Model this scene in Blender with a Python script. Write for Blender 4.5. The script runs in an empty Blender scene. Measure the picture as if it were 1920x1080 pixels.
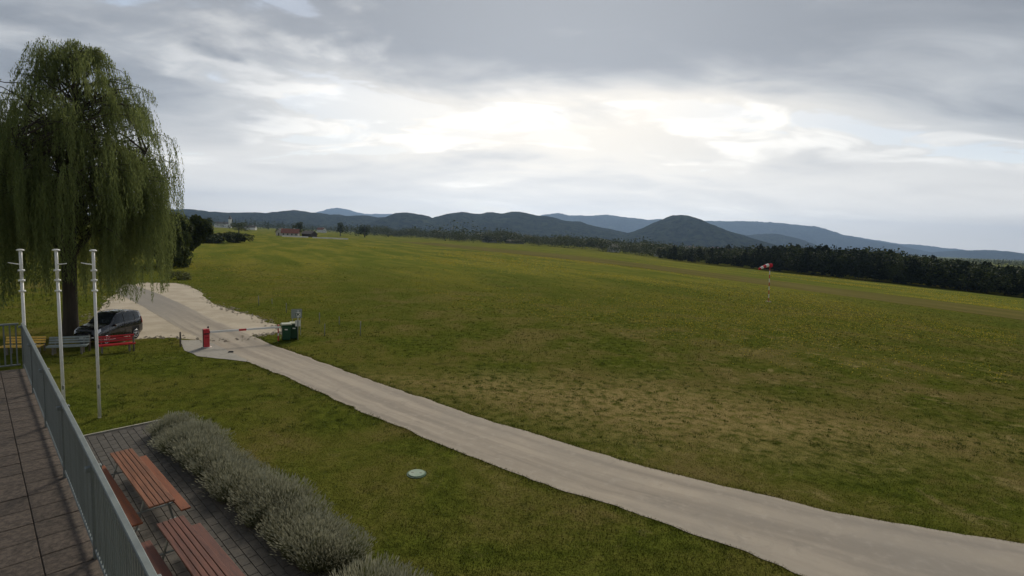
import bpy, math, random
import numpy as np
from mathutils import Vector, Matrix

R = math.radians
SC = bpy.context.scene
COL = SC.collection
random.seed(7)
RNG = np.random.default_rng(7)

# ------------------------------------------------------------------ camera
CAM_H = 7.0
PITCH, ROLL, FPX = R(5.7), R(2.5), 960.0          # focal length in pixels of a 1920 wide frame
fwd = Vector((0, math.cos(PITCH), -math.sin(PITCH)))
r0 = Vector((1, 0, 0)); u0 = Vector((0, math.sin(PITCH), math.cos(PITCH)))
right = r0 * math.cos(ROLL) + u0 * math.sin(ROLL)
up = -r0 * math.sin(ROLL) + u0 * math.cos(ROLL)
cam_d = bpy.data.cameras.new('camera'); cam = bpy.data.objects.new('camera', cam_d); COL.objects.link(cam)
m = Matrix((right, up, -fwd)).transposed().to_4x4(); m.translation = (0, 0, CAM_H)
cam.matrix_world = m
cam_d.sensor_width = 36; cam_d.lens = 36 * FPX / 1920
cam_d.clip_start = 0.1; cam_d.clip_end = 60000
SC.camera = cam

# ------------------------------------------------------------------ sky, sun, exposure
SUN_AZ, SUN_EL = R(4.0), R(36)                     # clockwise from +Y
sun_dir = Vector((math.sin(SUN_AZ) * math.cos(SUN_EL), math.cos(SUN_AZ) * math.cos(SUN_EL), math.sin(SUN_EL)))
world = bpy.data.worlds.new('World'); SC.world = world; world.use_nodes = True
def build_world():
    nt = world.node_tree; nt.nodes.clear(); L = nt.links
    N = lambda t, **k: (lambda n: ([setattr(n, a, b) for a, b in k.items()], n)[1])(nt.nodes.new(t))
    def math_(op, a, b=None, c=None, clamp=False):
        n = N('ShaderNodeMath', operation=op, use_clamp=clamp)
        for i, v in enumerate((a, b, c)):
            if v is None: continue
            if hasattr(v, 'is_output'): L.new(v, n.inputs[i])
            else: n.inputs[i].default_value = v
        return n.outputs[0]
    def vec(op, a, b=None):
        n = N('ShaderNodeVectorMath', operation=op)
        for i, v in enumerate((a, b)):
            if v is None: continue
            if hasattr(v, 'is_output'): L.new(v, n.inputs[i])
            else: n.inputs[i].default_value = v
        return n
    def mix(f, a, b, blend='MIX'):
        n = N('ShaderNodeMix', data_type='RGBA', blend_type=blend); n.clamp_factor = True
        for s, v in ((n.inputs[0], f), (n.inputs[6], a), (n.inputs[7], b)):
            if hasattr(v, 'is_output'): L.new(v, s)
            else: s.default_value = v if not isinstance(v, tuple) else (*v, 1)
        return n.outputs[2]
    def ramp(v, lo, hi):
        n = N('ShaderNodeMapRange', interpolation_type='SMOOTHSTEP')
        L.new(v, n.inputs[0]); n.inputs[1].default_value = lo; n.inputs[2].default_value = hi
        return n.outputs[0]
    def noise(v, scale, detail, rough, dist=0.0):
        n = N('ShaderNodeTexNoise'); L.new(v, n.inputs['Vector'])
        n.inputs['Scale'].default_value = scale; n.inputs['Detail'].default_value = detail
        n.inputs['Roughness'].default_value = rough; n.inputs['Distortion'].default_value = dist
        return n.outputs[0]
    sky = N('ShaderNodeTexSky', sky_type='NISHITA', sun_disc=False, sun_elevation=SUN_EL, sun_rotation=SUN_AZ)
    tc = N('ShaderNodeTexCoord')
    d = tc.outputs['Generated']
    sp = N('ShaderNodeSeparateXYZ'); L.new(d, sp.inputs[0])
    z = math_('MAXIMUM', sp.outputs[2], 0.0)
    zc = math_('ADD', z, 0.13)
    px = math_('DIVIDE', sp.outputs[0], zc); py = math_('DIVIDE', sp.outputs[1], zc)
    cb = N('ShaderNodeCombineXYZ'); L.new(px, cb.inputs[0]); L.new(py, cb.inputs[1])
    mp = N('ShaderNodeMapping'); L.new(cb.outputs[0], mp.inputs[0])
    mp.inputs['Rotation'].default_value = (0, 0, R(-14)); mp.inputs['Scale'].default_value = (0.62, 1.0, 1); mp.inputs['Location'].default_value = (7.3, 2.2, 0)
    P = mp.outputs[0]
    n1 = noise(P, 0.75, 7, 0.52, 0.6)            # cloud rolls
    n2 = noise(P, 0.33, 3, 0.5, 0.2)             # big masses
    n3 = noise(P, 2.6, 6, 0.55, 0.8)             # wisps
    sd = vec('DOT_PRODUCT', d, (0.06, 0.968, 0.245)).outputs['Value']
    sdc = math_('MAXIMUM', sd, 0.0)
    lobe = math_('POWER', sdc, 22.0); wide = math_('POWER', sdc, 2.6)
    # optical thickness of the cloud deck, thicker overhead
    th = math_('ADD', math_('MULTIPLY', n1, 0.62), math_('ADD', math_('MULTIPLY', n2, 0.42), math_('MULTIPLY', n3, 0.24)))
    th = math_('ADD', th, math_('MULTIPLY', ramp(z, 0.14, 0.48), 0.22))
    dark = ramp(th, 0.55, 0.84)
    lum = math_('ADD', 0.175, math_('ADD', math_('MULTIPLY', wide, 0.24), math_('MULTIPLY', lobe, 0.05)))
    lum = math_('MULTIPLY', lum, math_('SUBTRACT', 1.22, math_('MULTIPLY', dark, 0.72)))
    tint = mix(wide, (0.84, 0.96, 1.10), (1.09, 1.0, 0.86))
    tint = mix(math_('MULTIPLY', dark, 0.6), tint, (0.90, 0.98, 1.12))
    cl = vec('SCALE', tint); L.new(lum, cl.inputs['Scale'])
    # bright rims where the deck thins out
    edge = math_('MULTIPLY', math_('MULTIPLY', ramp(n1, 0.47, 0.40), ramp(n3, 0.42, 0.62)), math_('ADD', 0.06, math_('MULTIPLY', wide, 0.17)))
    ed = vec('SCALE', (1.0, 0.95, 0.86)); L.new(edge, ed.inputs['Scale'])
    cl2 = vec('ADD', cl.outputs[0], ed.outputs[0])
    # pale band of haze over the horizon
    hz = math_('SUBTRACT', 1.0, ramp(z, 0.02, 0.20))
    clouds = mix(math_('MULTIPLY', hz, 0.70), cl2.outputs[0], (0.88, 0.82, 0.72))
    up10 = vec('SCALE', clouds); up10.inputs['Scale'].default_value = 10.0
    gaps = ramp(math_('ADD', math_('MULTIPLY', n1, 0.7), math_('MULTIPLY', n3, 0.4)), 0.34, 0.46)
    final = mix(math_('MAXIMUM', gaps, math_('ADD', 0.55, math_('MULTIPLY', wide, 0.40))), sky.outputs[0], up10.outputs[0])
    bg = N('ShaderNodeBackground'); bg.inputs[1].default_value = 0.1
    L.new(final, bg.inputs[0])
    out = N('ShaderNodeOutputWorld'); L.new(bg.outputs[0], out.inputs[0])
build_world()
sun_l = bpy.data.lights.new('sun', 'SUN'); sun_l.energy = 1.5; sun_l.angle = R(16); sun_l.color = (1.0, 0.90, 0.74)
sun = bpy.data.objects.new('sun', sun_l); COL.objects.link(sun)
sun.rotation_euler = sun_dir.to_track_quat('Z', 'Y').to_euler()
SC.view_settings.view_transform = 'Standard'; SC.view_settings.look = 'None'
SC.view_settings.gamma = 1; SC.view_settings.use_curve_mapping = False
SC.view_settings.exposure = 0.98
SC.render.engine = 'CYCLES'
SC.cycles.use_denoising = True
SC.cycles.max_bounces = 5; SC.cycles.diffuse_bounces = 2; SC.cycles.glossy_bounces = 2
SC.cycles.transparent_max_bounces = 8; SC.cycles.volume_bounces = 0
SC.cycles.use_adaptive_sampling = True; SC.cycles.adaptive_threshold = 0.01

# ------------------------------------------------------------------ terrain and layout helpers
def gz(x, y):
    """Height of the ground: level round the building, falling gently away to the east."""
    t = np.maximum(0.0, np.asarray(x, float) - 25.0)
    t = t * t / (t + 15.0)
    return -9.0 * (1 - np.exp(-0.06 * t / 9.0))
def ray(px, py):
    return (fwd * FPX + right * (px - 960.0) - up * (py - 540.0)).normalized()
def spot(px, py, z=None):
    """The point of the ground (or of the level z) that the photograph shows at a pixel."""
    d = ray(px, py)
    if z is not None:
        t = (z - CAM_H) / d.z
        return Vector((d.x * t, d.y * t, z))
    t = -CAM_H / min(d.z, -1e-5)
    for _ in range(40):
        z0 = float(gz(d.x * t, d.y * t)); t = 0.5 * t + 0.5 * (z0 - CAM_H) / d.z
    return Vector((d.x * t, d.y * t, float(gz(d.x * t, d.y * t))))
def at_depth(px, py, depth):
    d = ray(px, py); t = depth / d.y
    return Vector((d.x * t, depth, CAM_H + d.z * t))

# ------------------------------------------------------------------ materials
MATS = {}
def nodes_of(name):
    mt = bpy.data.materials.new(name); mt.use_nodes = True
    nt = mt.node_tree; b = nt.nodes['Principled BSDF']
    return mt, nt, b
def new(nt, t, **k):
    n = nt.nodes.new(t)
    for a, v in k.items(): setattr(n, a, v)
    return n
def setin(nt, sock, v):
    if hasattr(v, 'is_output'): nt.links.new(v, sock)
    else: sock.default_value = (*v, 1) if isinstance(v, tuple) and len(v) == 3 and sock.type == 'RGBA' else v
def n_mix(nt, f, a, b, blend='MIX'):
    n = new(nt, 'ShaderNodeMix', data_type='RGBA', blend_type=blend)
    setin(nt, n.inputs[0], f); setin(nt, n.inputs[6], a); setin(nt, n.inputs[7], b)
    return n.outputs[2]
def n_math(nt, op, a, b=0.0, clamp=False):
    n = new(nt, 'ShaderNodeMath', operation=op, use_clamp=clamp)
    setin(nt, n.inputs[0], a); setin(nt, n.inputs[1], b)
    return n.outputs[0]
def n_noise(nt, vec, scale, detail=4, rough=0.55, dist=0.0):
    n = new(nt, 'ShaderNodeTexNoise'); nt.links.new(vec, n.inputs['Vector'])
    n.inputs['Scale'].default_value = scale; n.inputs['Detail'].default_value = detail
    n.inputs['Roughness'].default_value = rough; n.inputs['Distortion'].default_value = dist
    return n.outputs[0]
def n_range(nt, v, lo, hi, a=0.0, b=1.0):
    n = new(nt, 'ShaderNodeMapRange', interpolation_type='SMOOTHSTEP')
    nt.links.new(v, n.inputs[0])
    for i, q in enumerate((lo, hi, a, b)): n.inputs[1 + i].default_value = q
    return n.outputs[0]
def n_map(nt, vec, scale=(1, 1, 1), rot=(0, 0, 0), loc=(0, 0, 0)):
    n = new(nt, 'ShaderNodeMapping'); nt.links.new(vec, n.inputs[0])
    n.inputs['Scale'].default_value = scale; n.inputs['Rotation'].default_value = rot; n.inputs['Location'].default_value = loc
    return n.outputs[0]
def n_bump(nt, b, h, strength=0.3, dist=0.02):
    n = new(nt, 'ShaderNodeBump'); nt.links.new(h, n.inputs['Height'])
    n.inputs['Strength'].default_value = strength; n.inputs['Distance'].default_value = dist
    nt.links.new(n.outputs[0], b.inputs['Normal'])
def mat(name, col, rough=0.6, metal=0.0, var=0.25, scale=6.0, dark=None, stretch=(1, 1, 1), bump=0.0, spec=0.4, coat=0.0):
    """A painted / wooden / metal surface: base colour broken up by two scales of noise."""
    if name in MATS: return MATS[name]
    mt, nt, b = nodes_of(name)
    tc = new(nt, 'ShaderNodeTexCoord'); v = n_map(nt, tc.outputs['Object'], stretch)
    a = n_noise(nt, v, scale, 5); c = n_noise(nt, v, scale * 7, 3)
    f = n_range(nt, n_math(nt, 'ADD', n_math(nt, 'MULTIPLY', a, 0.65), n_math(nt, 'MULTIPLY', c, 0.35)), 0.32, 0.68)
    oi = new(nt, 'ShaderNodeObjectInfo')
    dk = dark or tuple(x * (1 - var) for x in col); lt = tuple(min(1, x * (1 + var * 0.6)) for x in col)
    cc = n_mix(nt, f, dk, lt)
    rnd = n_math(nt, 'ADD', 0.90, n_math(nt, 'MULTIPLY', oi.outputs['Random'], 0.2))
    hs = new(nt, 'ShaderNodeHueSaturation'); nt.links.new(rnd, hs.inputs['Value']); nt.links.new(cc, hs.inputs['Color'])
    nt.links.new(hs.outputs[0], b.inputs['Base Color'])
    b.inputs['Metallic'].default_value = metal; b.inputs['Specular IOR Level'].default_value = spec
    b.inputs['Coat Weight'].default_value = coat; b.inputs['Coat Roughness'].default_value = 0.08
    nt.links.new(n_range(nt, a, 0.3, 0.7, max(0.02, rough - 0.1), min(1, rough + 0.1)), b.inputs['Roughness'])
    if bump: n_bump(nt, b, c, bump, 0.01)
    MATS[name] = mt
    return mt
def leaf_mat(name, dark, light, trans=0.25, rough=0.6):
    """Foliage coloured by a per-leaf tint and broad patches of lighter and yellower growth."""
    mt, nt, b = nodes_of(name)
    at = new(nt, 'ShaderNodeAttribute', attribute_name='tint')
    ge = new(nt, 'ShaderNodeNewGeometry')
    p = n_noise(nt, ge.outputs['Position'], 0.35, 3)
    f = n_math(nt, 'ADD', n_math(nt, 'MULTIPLY', at.outputs['Fac'], 0.65), n_math(nt, 'MULTIPLY', p, 0.5), True)
    c = n_mix(nt, f, dark, light)
    nt.links.new(c, b.inputs['Base Color'])
    b.inputs['Roughness'].default_value = rough; b.inputs['Specular IOR Level'].default_value = 0.05
    tr = new(nt, 'ShaderNodeBsdfTranslucent'); nt.links.new(n_mix(nt, 0.4, c, light), tr.inputs[0])
    ms = new(nt, 'ShaderNodeMixShader'); ms.inputs[0].default_value = trans
    nt.links.new(b.outputs[0], ms.inputs[1]); nt.links.new(tr.outputs[0], ms.inputs[2])
    nt.links.new(ms.outputs[0], nt.nodes['Material Output'].inputs[0])
    return mt

# runway and lawn frames: a point and the direction along
RW_A = spot(870, 463).xy; RW_B = spot(1920, 592).xy
RW_D = (RW_B - RW_A).normalized()

def grass_colour(nt):
    """Colour of the turf at a place: lush lawn, browner worn patches, yellow flowering bands far out."""
    ge = new(nt, 'ShaderNodeNewGeometry'); P = ge.outputs['Position']
    sx = new(nt, 'ShaderNodeSeparateXYZ'); nt.links.new(P, sx.inputs[0])
    big = n_noise(nt, P, 0.035, 5, 0.6, 0.6)
    mid = n_noise(nt, P, 0.22, 6, 0.62, 0.5)
    fine = n_noise(nt, P, 2.2, 5, 0.65)
    tiny = n_noise(nt, P, 13.0, 3, 0.7)
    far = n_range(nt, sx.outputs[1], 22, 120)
    c = n_mix(nt, n_range(nt, fine, 0.33, 0.68), (0.046, 0.062, 0.009), (0.108, 0.128, 0.020))
    c = n_mix(nt, n_range(nt, mid, 0.36, 0.66), c, (0.118, 0.116, 0.024))
    # dry, brown growth in patches, mostly on the open field
    eastish = n_range(nt, n_math(nt, 'ADD', sx.outputs[0], n_math(nt, 'MULTIPLY', sx.outputs[1], 0.12)), -8, 26)
    nearish = n_range(nt, sx.outputs[1], 70, 24)
    dry = n_math(nt, 'ADD', n_math(nt, 'MULTIPLY', mid, 0.55), n_math(nt, 'MULTIPLY', big, 0.45))
    dry = n_math(nt, 'ADD', dry, n_math(nt, 'MULTIPLY', fine, 0.25))
    dry = n_math(nt, 'ADD', dry, n_math(nt, 'MULTIPLY', n_math(nt, 'MULTIPLY', eastish, nearish), 0.05))
    c = n_mix(nt, n_math(nt, 'MULTIPLY', n_range(nt, dry, 0.60, 0.80), 0.85), c, (0.165, 0.130, 0.052))
    ba, bb = spot(960, 735, 0.0), spot(1560, 800, 0.0); bd = (bb - ba).normalized(); bn = Vector((-bd.y, bd.x, 0))
    qq = n_math(nt, 'ADD', n_math(nt, 'ADD', n_math(nt, 'MULTIPLY', sx.outputs[0], bn.x), n_math(nt, 'MULTIPLY', sx.outputs[1], bn.y)), -ba.dot(bn))
    ss = n_math(nt, 'ADD', n_math(nt, 'ADD', n_math(nt, 'MULTIPLY', sx.outputs[0], bd.x), n_math(nt, 'MULTIPLY', sx.outputs[1], bd.y)), -ba.dot(bd) - (bb - ba).length / 2)
    rr_ = n_math(nt, 'ADD', n_math(nt, 'ABSOLUTE', qq), n_math(nt, 'MULTIPLY', n_math(nt, 'ABSOLUTE', ss), 0.30))
    dryband = n_math(nt, 'MULTIPLY', n_range(nt, n_math(nt, 'ADD', rr_, n_math(nt, 'MULTIPLY', mid, 6.0)), 10.0, 3.5), n_range(nt, fine, 0.30, 0.62))
    c = n_mix(nt, n_math(nt, 'MULTIPLY', dryband, 0.92), c, (0.290, 0.222, 0.096))
    straw = n_noise(nt, n_map(nt, P, (1, 1, 1), (0, 0, 0.5)), 0.7, 6, 0.72, 1.0)
    c = n_mix(nt, n_math(nt, 'MULTIPLY', n_range(nt, straw, 0.54, 0.70), n_math(nt, 'ADD', 0.10, n_math(nt, 'MULTIPLY', n_math(nt, 'MULTIPLY', eastish, nearish), 0.55))), c, (0.34, 0.27, 0.125))
    c = n_mix(nt, n_math(nt, 'MULTIPLY', n_range(nt, straw, 0.44, 0.32), 0.5), c, (0.030, 0.040, 0.008))
    c = n_mix(nt, n_math(nt, 'MULTIPLY', n_range(nt, tiny, 0.56, 0.74), 0.65), c, (0.045, 0.042, 0.010))
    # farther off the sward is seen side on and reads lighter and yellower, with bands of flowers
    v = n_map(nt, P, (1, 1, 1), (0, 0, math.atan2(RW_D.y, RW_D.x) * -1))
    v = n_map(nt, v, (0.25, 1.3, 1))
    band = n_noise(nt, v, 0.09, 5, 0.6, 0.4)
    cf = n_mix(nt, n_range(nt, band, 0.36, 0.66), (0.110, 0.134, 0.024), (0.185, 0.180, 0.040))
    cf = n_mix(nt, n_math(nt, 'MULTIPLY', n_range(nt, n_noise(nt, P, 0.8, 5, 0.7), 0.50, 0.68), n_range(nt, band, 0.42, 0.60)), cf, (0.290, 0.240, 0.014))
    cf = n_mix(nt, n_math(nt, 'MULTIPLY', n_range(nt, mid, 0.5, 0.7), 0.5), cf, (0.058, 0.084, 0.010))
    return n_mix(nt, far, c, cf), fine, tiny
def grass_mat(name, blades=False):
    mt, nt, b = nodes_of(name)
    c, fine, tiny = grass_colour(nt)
    if blades:
        at = new(nt, 'ShaderNodeAttribute', attribute_name='tint')
        c = n_mix(nt, n_math(nt, 'MULTIPLY', at.outputs['Fac'], 0.55), c, n_mix(nt, 0.5, c, (0.20, 0.20, 0.035)))
    else:
        n_bump(nt, b, n_math(nt, 'ADD', fine, tiny), 0.9, 0.06)
    nt.links.new(c, b.inputs['Base Color'])
    b.inputs['Roughness'].default_value = 0.95; b.inputs['Specular IOR Level'].default_value = 0.0
    return mt
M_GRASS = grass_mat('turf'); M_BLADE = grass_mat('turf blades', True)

# ------------------------------------------------------------------ mesh helpers
class MB:
    """Collects shapes; build() links them as one mesh object."""
    def __init__(s): s.v = []; s.f = []
    def add(s, vs, fs):
        o = len(s.v); s.v += [tuple(p) for p in vs]; s.f += [tuple(i + o for i in f) for f in fs]; return s
    def box(s, c, size, rot=None, bev=0.0):
        hx, hy, hz = (q / 2 for q in size)
        if bev <= 0:
            vs = [Vector((x, y, z)) for x in (-hx, hx) for y in (-hy, hy) for z in (-hz, hz)]
            fs = [(0, 1, 3, 2), (4, 6, 7, 5), (0, 4, 5, 1), (2, 3, 7, 6), (0, 2, 6, 4), (1, 5, 7, 3)]
        else:                                             # chamfered along all edges: 24 corners
            b = min(bev, hx * .9, hy * .9, hz * .9); vs = []; idx = {}
            for sx in (-1, 1):
                for sy in (-1, 1):
                    for sz in (-1, 1):
                        for k, (ax, ay, az) in enumerate(((0, b, b), (b, 0, b), (b, b, 0))):
                            idx[(sx, sy, sz, k)] = len(vs)
                            vs.append(Vector((sx * (hx - ax), sy * (hy - ay), sz * (hz - az))))
            I = idx; fs = []
            for q in (-1, 1):
                fs.append((I[q, -1, -1, 0], I[q, 1, -1, 0], I[q, 1, 1, 0], I[q, -1, 1, 0]))
                fs.append((I[-1, q, -1, 1], I[1, q, -1, 1], I[1, q, 1, 1], I[-1, q, 1, 1]))
                fs.append((I[-1, -1, q, 2], I[1, -1, q, 2], I[1, 1, q, 2], I[-1, 1, q, 2]))
            for a in (-1, 1):
                for c2 in (-1, 1):
                    fs.append((I[a, c2, -1, 0], I[a, c2, 1, 0], I[a, c2, 1, 1], I[a, c2, -1, 1]))
                    fs.append((I[a, -1, c2, 0], I[a, 1, c2, 0], I[a, 1, c2, 2], I[a, -1, c2, 2]))
                    fs.append((I[-1, a, c2, 1], I[1, a, c2, 1], I[1, a, c2, 2], I[-1, a, c2, 2]))
                    for d in (-1, 1): fs.append((I[a, c2, d, 0], I[a, c2, d, 1], I[a, c2, d, 2]))
        if rot is not None: vs = [rot @ p for p in vs]
        c = Vector(c)
        return s.add([p + c for p in vs], fs)
    def tube(s, pts, rad, n=8, caps=True):
        pts = [Vector(p) for p in pts]; k = len(pts)
        if not hasattr(rad, '__len__'): rad = [rad] * k
        vs = []; ref = None
        for i, p in enumerate(pts):
            t = (pts[min(i + 1, k - 1)] - pts[max(i - 1, 0)]).normalized()
            if ref is None: ref = t.orthogonal().normalized()
            a = (ref - t * ref.dot(t)).normalized(); b = t.cross(a); ref = a
            for j in range(n):
                w = 2 * math.pi * j / n
                vs.append(p + (a * math.cos(w) + b * math.sin(w)) * rad[i])
        fs = [(i * n + j, i * n + (j + 1) % n, (i + 1) * n + (j + 1) % n, (i + 1) * n + j) for i in range(k - 1) for j in range(n)]
        if caps: fs += [tuple(range(n - 1, -1, -1)), tuple((k - 1) * n + j for j in range(n))]
        return s.add(vs, fs)
    def lathe(s, prof, c=(0, 0, 0), n=20, axis='Z'):
        vs = []
        for (r, h) in prof:
            for j in range(n):
                w = 2 * math.pi * j / n; x, y = r * math.cos(w), r * math.sin(w)
                q = (x, y, h) if axis == 'Z' else ((h, x, y) if axis == 'X' else (x, h, y))
                vs.append((q[0] + c[0], q[1] + c[1], q[2] + c[2]))
        k = len(prof)
        fs = [(i * n + j, i * n + (j + 1) % n, (i + 1) * n + (j + 1) % n, (i + 1) * n + j) for i in range(k - 1) for j in range(n)]
        fs += [tuple(range(n - 1, -1, -1)), tuple((k - 1) * n + j for j in range(n))]
        return s.add(vs, fs)
    def mesh(s, name):
        me = bpy.data.meshes.new(name); me.from_pydata(s.v, [], s.f); me.update(); return me
    def build(s, name, material, parent=None, smooth=False):
        me = s.mesh(name)
        if material: me.materials.append(material)
        if smooth: me.shade_smooth()
        return link(name, me, parent)
def link(name, data, parent=None):
    o = bpy.data.objects.new(name, data); COL.objects.link(o)
    if parent is not None: o.parent = parent
    return o
def soup(name, V, material, tint=None, parent=None, verts_per=3):
    """Loose triangles or quads (n, k, 3) as one mesh with a per-face tint."""
    V = np.asarray(V, np.float32); n = len(V); k = V.shape[1]
    me = bpy.data.meshes.new(name)
    me.vertices.add(n * k); me.vertices.foreach_set('co', V.reshape(-1))
    me.loops.add(n * k); me.loops.foreach_set('vertex_index', np.arange(n * k, dtype=np.int32))
    me.polygons.add(n); me.polygons.foreach_set('loop_start', np.arange(0, n * k, k, dtype=np.int32))
    me.update(calc_edges=True)
    at = me.attributes.new('tint', 'FLOAT', 'POINT')
    if tint is None: tint = RNG.random(n)
    at.data.foreach_set('value', np.repeat(np.asarray(tint, np.float32), k))
    if material: me.materials.append(material)
    return link(name, me, parent) if name else me
def tag(o, label, cat=None, group=None, kind=None):
    if label: o['label'] = label
    if cat: o['category'] = cat
    if group: o['group'] = group
    if kind: o['kind'] = kind
    return o
def empty(name, loc, rz=0.0, label=None, cat=None, group=None):
    e = bpy.data.objects.new(name, None); COL.objects.link(e); e.empty_display_size = 0.2
    e.location = loc; e.rotation_euler = (0, 0, rz)
    return tag(e, label, cat, group)
def copy_tree(o, parent=None):
    c = o.copy(); COL.objects.link(c); c.parent = parent
    for ch in list(o.children): copy_tree(ch, c)
    return c
def hash2(x, y, s=0.0):
    q = np.sin(np.asarray(x) * 12.9898 + np.asarray(y) * 78.233 + s * 37.7) * 43758.5453
    return q - np.floor(q)
def vnoise(x, y, s=0.0):
    x = np.asarray(x, float); y = np.asarray(y, float)
    ix, iy = np.floor(x), np.floor(y); fx, fy = x - ix, y - iy
    fx = fx * fx * (3 - 2 * fx); fy = fy * fy * (3 - 2 * fy)
    a, b = hash2(ix, iy, s), hash2(ix + 1, iy, s); c, d = hash2(ix, iy + 1, s), hash2(ix + 1, iy + 1, s)
    return (a * (1 - fx) + b * fx) * (1 - fy) + (c * (1 - fx) + d * fx) * fy
def fbm(x, y, o=4, s=0.0):
    r = 0; a = 0.5
    for i in range(o):
        r = r + a * vnoise(x * 2 ** i, y * 2 ** i, s + i); a *= 0.5
    return r

# ------------------------------------------------------------------ ground
def axis(lims, step, far, grow=1.28):
    a = list(np.arange(lims[0], lims[1] + 1e-6, step)); d = step
    while a[-1] < far[1]: d *= grow; a.append(a[-1] + d)
    d = step
    while a[0] > far[0]: d *= grow; a.insert(0, a[0] - d)
    return np.array(a)
def grid_mesh(name, X, Y, Z, material, smooth=True):
    ny, nx = X.shape
    v = np.stack([X, Y, Z], -1).reshape(-1, 3)
    i = np.arange(nx * ny).reshape(ny, nx)
    f = np.stack([i[:-1, :-1], i[:-1, 1:], i[1:, 1:], i[1:, :-1]], -1).reshape(-1, 4)
    me = bpy.data.meshes.new(name)
    me.vertices.add(len(v)); me.vertices.foreach_set('co', v.astype(np.float32).reshape(-1))
    me.loops.add(f.size); me.loops.foreach_set('vertex_index', f.astype(np.int32).reshape(-1))
    me.polygons.add(len(f)); me.polygons.foreach_set('loop_start', np.arange(0, f.size, 4, dtype=np.int32))
    me.update(calc_edges=True)
    if smooth: me.shade_smooth()
    me.materials.append(material)
    return link(name, me)
xs = axis((-160, 300), 5.0, (-15000, 15000)); ys = axis((-60, 420), 5.0, (-300, 15000))
GX, GY = np.meshgrid(xs, ys)
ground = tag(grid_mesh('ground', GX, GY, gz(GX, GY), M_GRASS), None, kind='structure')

def runway_mat():
    mt, nt, b = nodes_of('mown runway turf')
    ge = new(nt, 'ShaderNodeNewGeometry'); P = ge.outputs['Position']
    v = n_map(nt, P, (1, 1, 1), (0, 0, -math.atan2(RW_D.y, RW_D.x))); v = n_map(nt, v, (0.12, 1, 1))
    a = n_noise(nt, v, 0.16, 5, 0.6); c = n_noise(nt, P, 0.9, 5, 0.7)
    k = n_mix(nt, n_range(nt, a, 0.35, 0.65), (0.120, 0.108, 0.034), (0.165, 0.142, 0.050))
    k = n_mix(nt, n_math(nt, 'MULTIPLY', n_range(nt, c, 0.48, 0.7), 0.6), k, (0.098, 0.104, 0.034))
    nt.links.new(k, b.inputs['Base Color']); b.inputs['Roughness'].default_value = 0.95; b.inputs['Specular IOR Level'].default_value = 0.0
    return mt
def build_runway():
    s = np.arange(-90, 420, 4.0); nrm = Vector((-RW_D.y, RW_D.x))
    w = np.linspace(-1, 1, 9); S, W = np.meshgrid(s, w, indexing='ij')
    half = 15 + 2.2 * (fbm(S * 0.08, W * 0 + 3) - 0.5) * np.abs(W)
    X = RW_A.x + RW_D.x * S + nrm.x * W * half; Y = RW_A.y + RW_D.y * S + nrm.y * W * half
    tag(grid_mesh('runway', X, Y, gz(X, Y) + 0.05, runway_mat()), None, kind='structure')
build_runway()

# ------------------------------------------------------------------ road, gravel, patio
def ribbon(name, A, B, n_along, n_across, z, material, rag=0.0, seed=0):
    """A strip between two pixel-measured edges, laid as ground points, with ragged edges and a UV map (u across, v along)."""
    def resample(pts):
        P = [spot(*p, 0.0) for p in pts]; d = [0]
        for a, b in zip(P, P[1:]): d.append(d[-1] + (b - a).length)
        t = np.linspace(0, d[-1], n_along)
        return np.stack([np.interp(t, d, [p[k] for p in P]) for k in (0, 1)], -1)
    a, b = resample(A), resample(B)
    s = np.arange(n_along)
    j = lambda k: ((fbm(s * 0.22, s * 0 + k, 3, seed) - 0.44) * rag * 2)[:, None]
    dirn = (b - a) / np.linalg.norm(b - a, axis=1)[:, None]
    a = a + dirn * j(1.5); b = b - dirn * j(7.5)
    u = np.linspace(0, 1, n_across)
    XY = a[:, None, :] * (1 - u)[None, :, None] + b[:, None, :] * u[None, :, None]
    o = grid_mesh(name, XY[..., 0], XY[..., 1], gz(XY[..., 0], XY[..., 1]) + z, material)
    uv = o.data.uv_layers.new(name='UVMap')
    length = np.concatenate([[0], np.cumsum(np.linalg.norm(np.diff((a + b) / 2, axis=0), axis=1))])
    U, Vv = np.meshgrid(u, length)
    idx = np.empty(len(o.data.loops), np.int32); o.data.loops.foreach_get('vertex_index', idx)
    uv.data.foreach_set('uv', np.stack([U.reshape(-1)[idx], Vv.reshape(-1)[idx]], -1).astype(np.float32).reshape(-1))
    return tag(o, None, kind='structure'), a, b
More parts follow.
